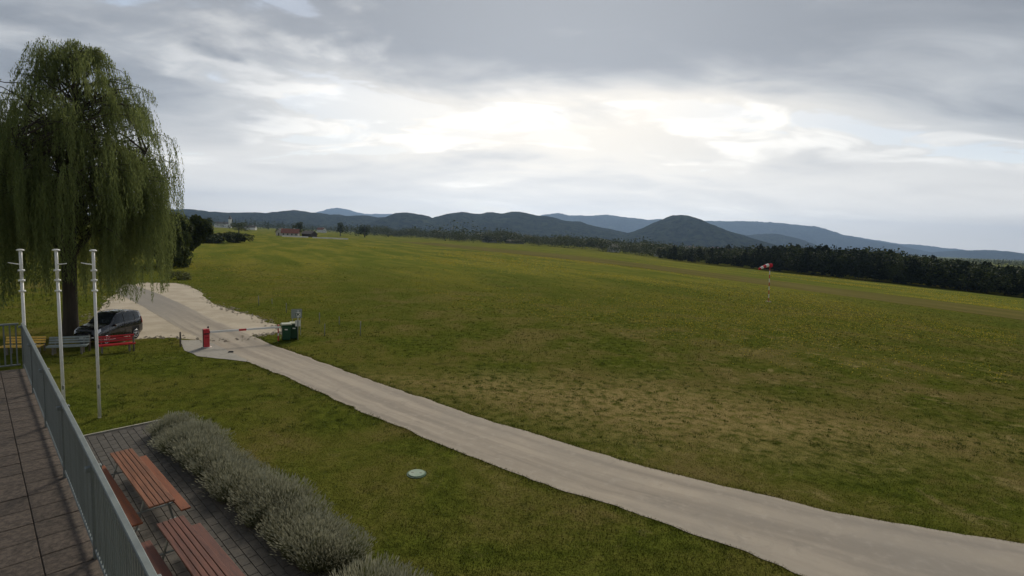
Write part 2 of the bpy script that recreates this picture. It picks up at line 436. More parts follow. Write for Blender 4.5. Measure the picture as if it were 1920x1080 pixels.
def road_mat():
    mt, nt, b = nodes_of('worn pale road surface')
    uv = new(nt, 'ShaderNodeUVMap'); ge = new(nt, 'ShaderNodeNewGeometry'); P = ge.outputs['Position']
    v = n_map(nt, uv.outputs[0], (4.2, 0.05, 1))
    st = n_noise(nt, v, 1.0, 5, 0.6, 0.15)                        # streaks worn along the lane
    pa = n_noise(nt, P, 0.35, 5, 0.6); fi = n_noise(nt, P, 30, 3, 0.7); mi = n_noise(nt, P, 3.0, 4, 0.6)
    c = n_mix(nt, n_range(nt, st, 0.36, 0.64), (0.30, 0.262, 0.218), (0.46, 0.40, 0.325))
    c = n_mix(nt, n_math(nt, 'MULTIPLY', n_range(nt, pa, 0.40, 0.65), 0.45), c, (0.31, 0.28, 0.24))
    c = n_mix(nt, n_math(nt, 'MULTIPLY', n_range(nt, mi, 0.5, 0.75), 0.40), c, (0.50, 0.45, 0.38))
    c = n_mix(nt, n_math(nt, 'MULTIPLY', n_range(nt, n_noise(nt, P, 1.1, 6, 0.7, 0.6), 0.56, 0.70), 0.45), c, (0.22, 0.20, 0.175))
    c = n_mix(nt, n_math(nt, 'MULTIPLY', fi, 0.35), c, (0.20, 0.19, 0.17))
    sx = new(nt, 'ShaderNodeSeparateXYZ'); nt.links.new(uv.outputs[0], sx.inputs[0])
    ed = n_range(nt, n_math(nt, 'ABSOLUTE', n_math(nt, 'SUBTRACT', sx.outputs[0], 0.5)), 0.43, 0.49)
    c = n_mix(nt, n_math(nt, 'MULTIPLY', ed, 0.45), c, (0.46, 0.41, 0.33))
    c = n_mix(nt, n_math(nt, 'MULTIPLY', n_range(nt, n_math(nt, 'ADD', sx.outputs[1], n_math(nt, 'MULTIPLY', pa, 8.0)), 62, 76), 0.6), c, n_mix(nt, mi, (0.24, 0.225, 0.205), (0.33, 0.31, 0.285)))
    older = n_math(nt, 'MULTIPLY', n_range(nt, n_math(nt, 'ADD', sx.outputs[1], n_math(nt, 'MULTIPLY', pa, 10.0)), 34, 18), 0.75)
    c = n_mix(nt, older, c, n_mix(nt, mi, (0.20, 0.19, 0.175), (0.28, 0.265, 0.24)))
    nt.links.new(c, b.inputs['Base Color']); b.inputs['Roughness'].default_value = 0.95; b.inputs['Specular IOR Level'].default_value = 0.1
    n_bump(nt, b, fi, 0.35, 0.01)
    return mt
def gravel_mat():
    mt, nt, b = nodes_of('pale gravel')
    ge = new(nt, 'ShaderNodeNewGeometry'); P = ge.outputs['Position']
    a = n_noise(nt, P, 0.5, 5, 0.6); c1 = n_noise(nt, P, 9, 4, 0.75)
    c = n_mix(nt, n_range(nt, a, 0.35, 0.65), (0.37, 0.315, 0.235), (0.47, 0.41, 0.315))
    c = n_mix(nt, n_math(nt, 'MULTIPLY', n_range(nt, c1, 0.45, 0.7), 0.4), c, (0.28, 0.24, 0.18))
    nt.links.new(c, b.inputs['Base Color']); b.inputs['Roughness'].default_value = 0.95
    n_bump(nt, b, c1, 0.6, 0.03)
    return mt
M_ROAD = road_mat(); M_GRAVEL = gravel_mat()
EDGE_FIELD = [(236, 531), (262, 538), (300, 552), (345, 572), (392, 596), (430, 612), (474, 629), (499, 642), (545, 659), (591, 675), (632, 690), (707, 717), (780, 742), (850, 766), (920, 790), (1000, 813), (1110, 847), (1220, 878), (1335, 907), (1450, 933), (1570, 962), (1719, 988), (1920, 1020), (2120, 1046)]
EDGE_LAWN = [(215, 547), (240, 560), (270, 576), (305, 597), (345, 620), (372, 633), (410, 652), (453, 676), (478, 684), (507, 696), (539, 707), (564, 720), (628, 749), (694, 780), (769, 808), (817, 830), (900, 861), (1000, 900), (1086, 929), (1192, 962), (1287, 998), (1398, 1034), (1493, 1077), (1680, 1150)]
road, R_FIELD, R_LAWN = ribbon('road', EDGE_FIELD, EDGE_LAWN, 420, 9, 0.012, M_ROAD, 0.17)
def fan(name, pix, z, material, rag=0.25, seed=3, sub=14, kind='structure'):
    """A flat patch of ground given by its outline, with a ragged rim."""
    P = [spot(*p, 0.0) for p in pix]; out = []
    n = len(P)
    for i in range(n):
        a, b = P[i], P[(i + 1) % n]; nr = (b - a).normalized().cross(Vector((0, 0, 1)))
        for k in range(sub):
            t = k / sub; q = a.lerp(b, t)
            j = (float(fbm(q.x * 1.3, q.y * 1.3, 3, seed)) - 0.44) * 2 * rag
            out.append(q + nr * j)
    mb = MB(); mb.add([(q.x, q.y, z) for q in out], [tuple(range(len(out)))])
    o = mb.build(name, material); 
    if o.data.polygons[0].normal.z < 0: o.data.flip_normals()
    return tag(o, None, kind=kind), out
lot, LOT_RIM = fan('gravel_lot', [(170, 600), (185, 583), (205, 560), (235, 540), (262, 530), (330, 531), (352, 535), (370, 544), (389, 562), (410, 573), (432, 581), (470, 590), (497, 602), (526, 613), (531, 622), (505, 627), (474, 629), (440, 640), (395, 640), (330, 633), (270, 634), (215, 640), (165, 640)], 0.004, M_GRAVEL, 0.35)
M_APRON = mat('concrete apron', (0.30, 0.285, 0.25), 0.9, var=0.22, scale=0.9, bump=0.25)
apron, _ = fan('apron', [(339, 638), (346, 657), (370, 668), (407, 673), (453, 677), (470, 680), (440, 664), (410, 650), (385, 638)], 0.020, M_APRON, 0.08)

# the building frame: a runs along the terrace railing away from the camera, b across the terrace
TZ = 3.63
P_FAR = spot(46, 690, TZ); P_NEAR = spot(194, 1078, TZ)
A_DIR = (P_FAR - P_NEAR).normalized(); B_DIR = Vector((A_DIR.y, -A_DIR.x, 0)) * -1.0   # towards the inside of the terrace
A_ANG = math.atan2(A_DIR.y, A_DIR.x)
def bp(a, b, z=0.0):
    """Building coordinates (metres back from the far terrace corner, metres inwards) to the world."""
    p = P_FAR - A_DIR * a + B_DIR * b
    return Vector((p.x, p.y, z))
M_PAVER = mat('grey patio pavers', (0.078, 0.072, 0.064), 0.9, var=0.35, scale=3.0, bump=0.4)
def build_patio():
    c0 = spot(143, 824, 0.0)
    o = empty('patio', (0, 0, 0)); tag(o, None, kind='structure')
    mb = MB(); pa, pb = 0.0, 0.0
    rel = c0 - P_FAR; a0 = -rel.dot(A_DIR)
    a1 = a0 + 13.0
    q = [bp(a0, 0.0, 0.006), bp(a1, 0.0, 0.006), bp(a1, -4.3, 0.006), bp(a0 - 0.25, -4.3, 0.006)]
    mb.add(q, [(0, 1, 2, 3)])
    bed = mb.build('bedding', mat('paver joints', (0.055, 0.05, 0.044), 0.95, var=0.3, scale=4), o)
    pav = MB().box((0, 0, 0), (0.392, 0.192, 0.03), None, 0.008).mesh('paver'); pav.materials.append(M_PAVER)
    rows, cols = 32, 21; n = 0
    many = MB()
    for i in range(rows):
        for j in range(cols):
            a = a0 + 0.22 + i * 0.40 + (0.2 if j % 2 else 0); b = -0.12 - j * 0.20
            p = bp(a, b, 0.006 + random.uniform(0, 0.004))
            if n < 300 and i < 16:
                k = link('paver', pav, o); k.location = p; k.rotation_euler = (random.gauss(0, .006), random.gauss(0, .006), A_ANG); n += 1
            else:
                many.box(p, (0.392, 0.192, 0.03), Matrix.Rotation(A_ANG, 3, 'Z'), 0.008)
    tag(many.build('pavers', M_PAVER, o), None, kind='stuff')
    e0, e1 = bp(a0 - 0.04, 0.0, 0.02), bp(a0 - 0.22, -3.7, 0.02)
    d = e1 - e0
    MB().box((e0 + e1) / 2, (d.length, 0.07, 0.06), Matrix.Rotation(math.atan2(d.y, d.x), 3, 'Z'), 0.01).build('edging', mat('pale edging', (0.36, 0.34, 0.29), 0.9, var=0.3), o)
    return a0
PATIO_A0 = build_patio()

# ------------------------------------------------------------------ the building: terrace, railing, upper storey
M_PLASTER = mat('cream plaster', (0.55, 0.52, 0.45), 0.9, var=0.12, scale=1.2, bump=0.15)
M_TILE = mat('brown grit terrace tile', (0.108, 0.086, 0.070), 0.95, var=0.65, scale=22, bump=0.7)
def build_house():
    o = empty('clubhouse', bp(6, 6, 0), A_ANG, 'plastered clubhouse with a railed first floor terrace of brown grit tiles', 'building')
    inv = Matrix.LocRotScale(o.location, o.rotation_euler, None).inverted()
    def part(name, material, a, b, z, parent=o, bev=0.0):
        p0 = inv @ bp((a[0] + a[1]) / 2, (b[0] + b[1]) / 2, (z[0] + z[1]) / 2)
        return MB().box(p0, (a[1] - a[0], b[1] - b[0], z[1] - z[0]), None, bev).build(name, material, parent)
    part('wall', M_PLASTER, (-0.05, 24), (0.03, 12), (0, TZ - 0.16))
    fl = part('terrace_slab', mat('dark slab', (0.05, 0.047, 0.045), 0.9), (-0.10, 16.45), (-0.02, 12), (TZ - 0.158, TZ - 0.03))
    part('upper_storey', M_PLASTER, (16.5, 26), (-4.5, 12), (TZ - 0.15, 8.2))
    part('ground_storey_wing', M_PLASTER, (16.6, 26), (-4.4, 0.02), (0, TZ - 0.16))
    part('eaves', mat('dark eaves', (0.08, 0.07, 0.06), 0.8), (16.25, 26.3), (-4.7, 12.2), (8.203, 8.4))
    me = MB().box((0, 0, 0), (0.394, 0.394, 0.03), None, 0.006).mesh('tile'); me.materials.append(M_TILE)
    for i in range(26):
        for j in range(11):
            k = link('tile', me, fl)
            k.location = inv @ bp(0.22 + i * 0.4, 0.185 + j * 0.4, TZ - 0.015 + random.uniform(-.003, .003))
            k.rotation_euler = (random.gauss(0, .004), random.gauss(0, .004), random.choice((0, math.pi / 2, math.pi)))
    return o
build_house()
M_RAIL = mat('grey green railing paint', (0.185, 0.215, 0.215), 0.55, 0.3, var=0.15, scale=5)
def build_railing():
    o = empty('terrace_railing', bp(0, 0, TZ), A_ANG, 'grey green metal railing of upright bars along the terrace edge', 'railing')
    inv = Matrix.LocRotScale(o.location, o.rotation_euler, None).inverted()
    H = 1.02
    bar = MB().box((0, 0, 0), (0.026, 0.010, H - 0.13), None, 0.003).mesh('bar'); bar.materials.append(M_RAIL)
    post = MB().box((0, 0, 0), (0.05, 0.05, H - 0.01), None, 0.006).mesh('post'); post.materials.append(M_RAIL)
    clamp = MB().box((0, 0, 0), (0.07, 0.13, 0.05), None, 0.006).mesh('clamp'); clamp.materials.append(M_RAIL)
    def run(p0, p1, nbar, posts):
        p0, p1 = inv @ p0, inv @ p1; d = p1 - p0; ang = math.atan2(d.y, d.x); Lh = d.length; un = d.normalized()
        for nm, z, w, h in (('top_rail', H - 0.02, 0.05, 0.04), ('bottom_rail', 0.09, 0.035, 0.03)):
            MB().box((p0 + p1) / 2 + Vector((0, 0, z)), (Lh, w, h), Matrix.Rotation(ang, 3, 'Z'), 0.006).build(nm, M_RAIL, o)
        for i in range(nbar):
            k = link('bar', bar, o); k.location = p0 + un * (Lh * (i + 0.5) / nbar) + Vector((0, 0, 0.055 + H / 2 - 0.02)); k.rotation_euler = (0, 0, ang)
        for s in posts:
            k = link('post', post, o); k.location = p0 + un * s + Vector((0, 0, H / 2 - 0.012)); k.rotation_euler = (0, 0, ang)
            k2 = link('clamp', clamp, o); k2.location = p0 + un * s + Vector((0, 0, H - 0.09)); k2.rotation_euler = (0, 0, ang)
    Ltot = 16.3
    run(bp(0, 0, TZ), bp(Ltot, 0, TZ), 185, [0.0, 2.3, 4.6, 6.9, 9.2, 11.5, 13.8, 16.2])
    run(bp(0, 0.06, TZ), bp(0, 5.0, TZ), 52, [2.4, 4.9])
build_railing()

# ------------------------------------------------------------------ picnic tables
M_PLANK2 = mat('dark red planks', (0.125, 0.048, 0.034), 0.55, var=0.4, scale=3.0, stretch=(0.6, 8, 8), bump=0.12, spec=0.3)
M_PLANK1 = mat('brown red table planks', (0.185, 0.074, 0.038), 0.55, var=0.4, scale=3.0, stretch=(0.6, 8, 8), bump=0.12, spec=0.3)
M_PLANK = mat('orange stained planks', (0.225, 0.074, 0.032), 0.55, var=0.35, scale=3.0, stretch=(0.6, 8, 8), bump=0.12, spec=0.3)
M_FRAME = mat('galvanised frame', (0.22, 0.24, 0.24), 0.5, 0.6, var=0.2)
TBL_L = 3.8
def make_table(label, mt1, mt2):
    o = empty('picnic_table', (0, 0, 0), 0, label, 'picnic table', 'picnic tables on the patio')
    for k in range(5):
        MB().box((0, -0.20 + 0.10 * k, 0.745), (TBL_L, 0.088, 0.038), None, 0.006).build('table_plank', mt1, o)
    for s in (-1, 1):
        for q in (0,):
            MB().box((0, s * 0.46, 0.445), (TBL_L, 0.20, 0.042), None, 0.008).build('bench_plank', mt2, o)
    for x in (-TBL_L * 0.34, TBL_L * 0.34):
        f = MB()
        for s in (-1, 1):
            f.tube([(x, s * 0.18, 0.722), (x, s * 0.27, 0.40), (x, s * 0.36, 0.02)], 0.024, 8)
            f.box((x, s * 0.36, 0.012), (0.08, 0.12, 0.012))
        f.tube([(x, -0.58, 0.403), (x, 0.58, 0.403)], 0.022, 8)
        f.tube([(x, -0.26, 0.705), (x, 0.26, 0.705)], 0.018, 8)
        for s in (-1, 1): f.tube([(x, s * 0.56, 0.403), (x, s * 0.56, 0.43)], 0.02, 6)
        f.build('frame', M_FRAME, o)
        st = MB()
        st.tube([(x, 0, 0.41), (x * 0.35, 0, 0.70)], 0.014, 6); st.build('brace', M_FRAME, o)
    return o
t1 = make_table('picnic table with brick red planks and orange benches, wholly in view on the patio', M_PLANK1, M_PLANK)
t1.location = bp(-1.28 + TBL_L / 2, -1.92, 0.011); t1.rotation_euler = (0, 0, A_ANG + R(1.6))
t2 = make_table('picnic table with darker planks, cut off by the lower edge beside the railing', M_PLANK2, M_PLANK2)
t2.rotation_euler = (0, 0, A_ANG + R(1.6))
t2.location = bp(3.36 + TBL_L / 2, -1.98, 0.011)

# ------------------------------------------------------------------ benches, posts
def make_bench(colour_name, col, label, marks=False):
    mt = mat(colour_name, col, 0.5, var=0.18, scale=4, bump=0.05)
    wood = mat('grey bench leg', (0.20, 0.18, 0.15), 0.85, var=0.3)
    o = empty('park_bench', (0, 0, 0), 0, label, 'bench', 'benches facing the clubhouse')
    Lb = 1.66
    for k, z in enumerate((0.56, 0.68, 0.80)):
        MB().box((0, 0.20 + 0.04 * k, z), (Lb, 0.03, 0.095), Matrix.Rotation(R(-14), 3, 'X'), 0.008).build('backrest_slat', mt, o)
    for k in range(3):
        MB().box((0, -0.20 + 0.135 * k, 0.44), (Lb, 0.115, 0.035), None, 0.008).build('seat_slat', mt, o)
    MB().box((0, -0.273, 0.425), (Lb, 0.028, 0.085), None, 0.006).build('front_slat', mt, o)
    for s in (-1, 1):
        x = s * 0.58
        f = MB()
        f.box((x, -0.19, 0.20), (0.07, 0.07, 0.42), None, 0.006)
        f.box((x, 0.16, 0.20), (0.07, 0.07, 0.42), None, 0.006)
        f.box((x, -0.01, 0.385), (0.06, 0.44, 0.06), None, 0.006)
        f.box((x, 0.265, 0.62), (0.06, 0.035, 0.46), Matrix.Rotation(R(-16), 3, 'X'), 0.006)
        f.build('leg', wood, o)
    if marks:
        w = mat('faded white lettering', (0.72, 0.60, 0.58), 0.7, var=0.3)
        mb = MB(); rr = random.Random(3); x = -0.62
        while x < 0.08:
            wd = rr.uniform(0.03, 0.09)
            mb.box((x, 0.177 + 0.04 - 0.003, 0.668 + rr.uniform(-.014, .014)), (wd, 0.004, rr.uniform(0.015, 0.04)), Matrix.Rotation(R(-14), 3, 'X')); x += wd + rr.uniform(.01, .04)
        x = -0.36
        while x < -0.2:
            mb.box((x, 0.213 + .04 - 0.003, 0.795), (0.025, 0.004, 0.02), Matrix.Rotation(R(-14), 3, 'X')); x += 0.05
        mb.build('lettering', w, o)
    return o
def lay_bench(o, pl, pr, px_centre=None):
    a, b = spot(*pl, 0.0), spot(*pr, 0.0); d = b - a
    ang = math.atan2(d.y, d.x)
    o.location = (*((a + b) / 2).xy, 0.0); o.rotation_euler = (0, 0, ang)
lay_bench(make_bench('yellow bench paint', (0.82, 0.52, 0.10), 'yellow slatted bench seen past the corner of the terrace railing'), (19, 664), (70, 663))
lay_bench(make_bench('grey green bench paint', (0.27, 0.31, 0.30), 'grey slatted bench between the yellow one and the red one'), (102, 664), (155, 661.5))
lay_bench(make_bench('red bench paint', (0.52, 0.022, 0.026), 'red slatted bench with faded white lettering in front of the black car', True), (190, 662), (244, 657))
M_POST = mat('weathered grey wood', (0.15, 0.135, 0.11), 0.9, var=0.35, scale=5, stretch=(4, 4, 0.6), bump=0.3)
def make_post(px, base, top, label, r=0.045, lean=0.0, name='wooden_post', material=None, group='posts round the car park', cap=False):
    b = spot(px, base, None); dist = (b - Vector((0, 0, CAM_H))).dot(fwd)
    h = (base - top) * dist / FPX
    o = empty(name, b, random.uniform(0, 3), label, 'post', group)
    material = material or M_POST
    s = MB().lathe([(r, -0.05), (r * 1.02, h * 0.5), (r * 0.96, h - 0.02), (r * 0.6, h)], n=10).build('shaft', material, o, True)
    if cap: MB().lathe([(r * 1.25, h - 0.09), (r * 1.3, h - 0.06), (r * 1.25, h - 0.03)], n=10).build('band', mat('pale band', (0.45, 0.42, 0.38), 0.7), o)
    o.rotation_euler = (lean, lean * 0.5, o.rotation_euler.z)
    return o
for a in ((84, 657, 629, 'weathered wooden post between the yellow bench and the grey bench'),
          (168, 658, 627, 'weathered wooden post between the grey bench and the red bench, before the car'),
          (251, 658, 630, 'weathered wooden post at the right end of the red bench'),
          (338.5, 650, 622, 'weathered wooden post at the corner of the concrete apron by the barrier', )): make_post(*a)

# ------------------------------------------------------------------ flagpoles
M_WHITE = mat('white pole paint', (0.78, 0.78, 0.76), 0.45, var=0.08, scale=2)
def make_flagpole(base_px, top_px, arm_dir, label):
    b = spot(*base_px, 0.0); depth = (b - Vector((0, 0, CAM_H))).dot(fwd)
    t = at_depth(*top_px, b.y); h = t.z
    o = empty('flagpole', (b.x, b.y, 0), 0, label, 'flagpole', 'white flagpoles on the lawn')
    lx, ly = (t.x - b.x) / h, 0.0
    ax = lambda z: Vector((lx * z, 0, z))
    MB().tube([ax(-0.2), ax(h * 0.45), ax(h * 0.83)], [0.050, 0.046, 0.042], 14).build('lower_tube', M_WHITE, o, True)
    MB().tube([ax(h * 0.83), ax(h - 0.05)], [0.046, 0.044], 14).build('upper_tube', M_WHITE, o, True)
    MB().lathe([(0.05, h - 0.05), (0.105, h - 0.035), (0.105, h - 0.005), (0.05, h + 0.02)], (lx * h, 0, 0), 16).build('cap', M_WHITE, o, True)
    for z in (h - 0.70, h - 1.04, h - 1.40):
        MB().lathe([(0.05, z - 0.035), (0.090, z - 0.025), (0.090, z + 0.025), (0.05, z + 0.035)], (lx * z, 0, 0), 14).build('collar', M_WHITE, o, True)
    z = h - 0.5
    MB().tube([ax(z), ax(z) + Vector((arm_dir * 0.2, -0.03, 0.02)), ax(z) + Vector((arm_dir * 0.38, -0.06, 0.05))], [0.022, 0.018, 0.014], 8).build('arm', M_WHITE, o, True)
    MB().box(ax(1.15) + Vector((0.05, -0.055, 0)), (0.04, 0.04, 0.14), None, 0.006).build('cleat', M_FRAME, o)
    return o
make_flagpole((54, 785), (38, 468), -1, 'white flagpole standing at the corner of the terrace railing')
make_flagpole((121, 786), (105, 468), 1, 'middle white flagpole, its short arm pointing away from the other two')
make_flagpole((187, 783), (174.5, 469), -1, 'white flagpole in front of the black car, farthest from the terrace')

# ------------------------------------------------------------------ car
def build_car():
    h = Vector((-0.10, -1.0, 0)).normalized()
    rear = spot(256, 635, 0.0)
    o = empty('parked_car', (0, 0, 0), 0, 'black compact sport utility car parked behind the red bench', 'car')
    paint = mat('black car paint', (0.008, 0.008, 0.011), 0.22, 0.0, var=0.1, coat=1.0, spec=0.6)
    trim = mat('black plastic trim', (0.018, 0.018, 0.018), 0.6)
    glass, nt, b = nodes_of('dark tinted glass'); b.inputs['Base Color'].default_value = (0.012, 0.016, 0.018, 1); b.inputs['Roughness'].default_value = 0.04; b.inputs['Specular IOR Level'].default_value = 0.8
    nn = n_noise(nt, new(nt, 'ShaderNodeTexCoord').outputs['Object'], 3.0); nt.links.new(n_range(nt, nn, 0.3, 0.7, 0.03, 0.09), b.inputs['Roughness'])
    lampm = mat('headlamp glass', (0.75, 0.77, 0.80), 0.12, 0.2, var=0.15, scale=9)
    redl = mat('red tail lamp', (0.25, 0.010, 0.012), 0.2)
    alloy = mat('silver alloy', (0.62, 0.63, 0.65), 0.3, 0.7, var=0.1)
    rub = mat('tyre rubber', (0.02, 0.02, 0.02), 0.85)
    # x forward from the rear axle; sections: x, floor z, half width, belt z, belt half width, roof z, roof half width
    S = [(-0.80, 0.50, 0.72, 0.98, 0.68, 1.06, 0.62), (-0.74, 0.36, 0.84, 1.08, 0.81, 1.34, 0.70), (-0.62, 0.30, 0.89, 1.12, 0.87, 1.63, 0.68),
         (-0.20, 0.26, 0.91, 1.12, 0.89, 1.69, 0.69), (0.35, 0.25, 0.91, 1.10, 0.90, 1.72, 0.70), (0.95, 0.25, 0.91, 1.08, 0.90, 1.72, 0.70),
         (1.45, 0.25, 0.91, 1.07, 0.90, 1.68, 0.69), (1.72, 0.25, 0.91, 1.06, 0.89, 1.50, 0.72), (2.06, 0.25, 0.91, 1.05, 0.88, 1.17, 0.80), (2.20, 0.25, 0.91, 1.04, 0.87, 1.12, 0.81),
         (2.62, 0.26, 0.91, 1.02, 0.85, 1.08, 0.74), (2.98, 0.29, 0.90, 0.96, 0.82, 1.03, 0.66), (3.22, 0.33, 0.85, 0.84, 0.78, 0.93, 0.58), (3.32, 0.42, 0.74, 0.68, 0.70, 0.76, 0.48)]
    prof = []
    for (x, zf, w, zb, wb, zr, wr) in S:
        half = [(0.0, zf), (w * 0.86, zf), (w, zf + 0.14), (w * 1.01, zf + (zb - zf) * 0.55), (wb, zb), (wb * 0.4 + wr * 0.6, zb + (zr - zb) * 0.62), (wr, zr - 0.035 * (zr > 1.2)), (wr * 0.6, zr), (0.0, zr + 0.012)]
        prof.append([Vector((x, y, z)) for y, z in half])
    n = len(prof[0]); vs = []; fs = []
    for row in prof:
        vs += row; vs += [Vector((p.x, -p.y, p.z)) for p in row[1:-1]]
    per = n + n - 2
    def I(i, k, s):
        if s > 0 or k in (0, n - 1): return i * per + k
        return i * per + n + (k - 1)
    for i in range(len(S) - 1):
        for k in range(n - 1):
            fs.append((I(i, k, 1), I(i + 1, k, 1), I(i + 1, k + 1, 1), I(i, k + 1, 1)))
            fs.append((I(i, k, -1), I(i, k + 1, -1), I(i + 1, k + 1, -1), I(i + 1, k, -1)))
    for i in (0, len(S) - 1):
        loop = [I(i, k, 1) for k in range(n)] + [I(i, k, -1) for k in range(n - 2, 0, -1)]
        fs.append(tuple(loop if i else loop[::-1]))
    body = MB().add(vs, fs).build('body', paint, o, True)
    md = body.modifiers.new('edges', 'BEVEL'); md.width = 0.012; md.segments = 1; md.limit_method = 'ANGLE'
    def onskin(x, k, s, off=0.006):
        for i in range(len(S) - 1):
            if S[i][0] <= x <= S[i + 1][0]:
                t = (x - S[i][0]) / (S[i + 1][0] - S[i][0]); k0 = int(k); kt = k - k0
                g = lambda r: prof[r][k0].lerp(prof[r][min(k0 + 1, n - 1)], kt)
                p = g(i).lerp(g(i + 1), t); return Vector((p.x, (p.y + off) * s, p.z))
    def pane(name, corners, s, material, off=0.007, nu=4, nv=3):
        a, b2, c, d = corners; mb = MB(); g = []
        for iv in range(nv + 1):
            for iu in range(nu + 1):
                u, v = iu / nu, iv / nv
                x = (a[0] * (1 - u) + b2[0] * u) * (1 - v) + (d[0] * (1 - u) + c[0] * u) * v
                k = (a[1] * (1 - u) + b2[1] * u) * (1 - v) + (d[1] * (1 - u) + c[1] * u) * v
                g.append(onskin(x, k, s, off))
        q = [(iv * (nu + 1) + iu, iv * (nu + 1) + iu + 1, (iv + 1) * (nu + 1) + iu + 1, (iv + 1) * (nu + 1) + iu) for iv in range(nv) for iu in range(nu)]
        return mb.add(g, q).build(name, material, o, True)
    for s in (1, -1):
        pane('window', [(0.98, 4.12), (1.92, 4.12), (1.50, 5.75), (1.00, 5.75)], s, glass)
        pane('window', [(0.10, 4.12), (0.93, 4.12), (0.95, 5.75), (0.08, 5.75)], s, glass)
        pane('quarter_window', [(-0.48, 4.25), (0.02, 4.14), (0.00, 5.72), (-0.36, 5.6)], s, glass)
        pane('door_seam', [(0.945, 2.2), (0.965, 2.2), (0.975, 5.85), (0.955, 5.85)], s, trim, 0.009, 1, 6)
        pane('door_seam', [(0.03, 3.0), (0.05, 3.0), (0.055, 5.85), (0.035, 5.85)], s, trim, 0.009, 1, 6)
        pane('sill_trim', [(0.42, 1.15), (2.10, 1.15), (2.10, 2.2), (0.42, 2.2)], s, trim, 0.012)
        pane('handle', [(1.08, 3.55), (1.28, 3.55), (1.28, 3.66), (1.08, 3.66)], s, trim, 0.025, 2, 1)
        pane('handle', [(0.18, 3.6), (0.36, 3.6), (0.36, 3.7), (0.18, 3.7)], s, trim, 0.025, 2, 1)
        pane('headlight', [(2.88, 3.55), (3.19, 3.35), (3.14, 4.25), (2.86, 4.0)], s, lampm, 0.008)
        pane('tail_light', [(-0.745, 3.4), (-0.60, 3.4), (-0.58, 4.6), (-0.715, 4.5)], s, redl, 0.012)
        MB().tube([onskin(1.42, 6.0, s, 0), onskin(0.9, 6.0, s, 0) + Vector((0, 0, 0.05)), onskin(0.3, 6.0, s, 0) + Vector((0, 0, 0.05)), onskin(-0.3, 6.0, s, 0) + Vector((0, 0, 0.01))], 0.017, 6).build('roof_rail', mat('silver rail', (0.4, 0.4, 0.42), 0.35, 0.7), o)
        mr = MB().box((1.86, s * 0.985, 1.06), (0.11, 0.17, 0.13), None, 0.03); mr.build('mirror', paint, o)
        for x in (0.0, 2.53):
            w = MB().lathe([(0.21, -0.11), (0.32, -0.11), (0.345, -0.07), (0.345, 0.07), (0.32, 0.11), (0.21, 0.11)], (0, 0, 0), 24, 'Y').build('wheel', rub, o, True)
            w.location = (x, s * 0.815, 0.345)
            rim = MB()
            rim.lathe([(0.215, 0.085), (0.235, 0.118), (0.205, 0.120), (0.19, 0.085)], (0, 0, 0), 24, 'Y')
            rim.lathe([(0.055, 0.07), (0.05, 0.118)], (0, 0, 0), 12, 'Y')
            for k in range(5):
                an = 2 * math.pi * k / 5 + 0.3; dv = Vector((math.cos(an), 0, math.sin(an)))
                rim.box(dv * 0.125 + Vector((0, 0.103, 0)), (0.17, 0.025, 0.06), Matrix.Rotation(-an, 3, 'Y'), 0.006)
            r2 = rim.build('rim', alloy, w, True)
            dk = MB().lathe([(0.21, 0.05), (0.21, 0.06)], (0, 0, 0), 20, 'Y').build('brake_disc', trim, w)
            if s < 0: r2.scale.y = -1; dk.scale.y = -1
            pane('wheel_arch', [(x - 0.42 if x else -0.40, 1.2), (x + 0.42, 1.2), (x + 0.30, 3.15), (x - 0.30, 3.15)], s, trim, 0.004, 6, 4)
    # glass fore and aft, lying just proud of the skin
    def cross(name, xa, xb, ka, kb, material, offv):
        mb = MB(); g = []
        ys_ = np.linspace(-1, 1, 7)
        for xx in np.linspace(xa, xb, 5):
            for q in ys_:
                s = 1 if q >= 0 else -1; k = 8 - abs(q) * (8 - (ka + (kb - ka) * (xx - xa) / (xb - xa)))
                g.append(onskin(xx, k, s, 0) + Vector(offv))
        mb.add(g, [(i * 7 + j, i * 7 + j + 1, (i + 1) * 7 + j + 1, (i + 1) * 7 + j) for i in range(4) for j in range(6)])
        return mb.build(name, material, o, True)
    cross('windscreen', 1.50, 2.08, 6.1, 5.7, glass, (0.012, 0, 0.012))
    cross('rear_window', -0.70, -0.57, 6.2, 6.2, glass, (-0.014, 0, 0.006))
    MB().box((3.30, 0, 0.60), (0.10, 1.05, 0.16), None, 0.03).build('grille', trim, o)
    MB().box((3.34, 0, 0.43), (0.10, 1.25, 0.16), None, 0.04).build('bumper', trim, o)
    MB().box((3.395, 0, 0.47), (0.012, 0.52, 0.11), None, 0.004).build('licence_plate', mat('plate white', (0.7, 0.7, 0.68), 0.5), o)
    ang = math.atan2(h.y, h.x)
    o.rotation_euler = (0, 0, ang)
    side = Vector((-h.y, h.x, 0))                       # the car's left
    o.scale = (0.78, 0.82, 1.0)
    o.location = rear - side * 0.78
    return o
build_car()

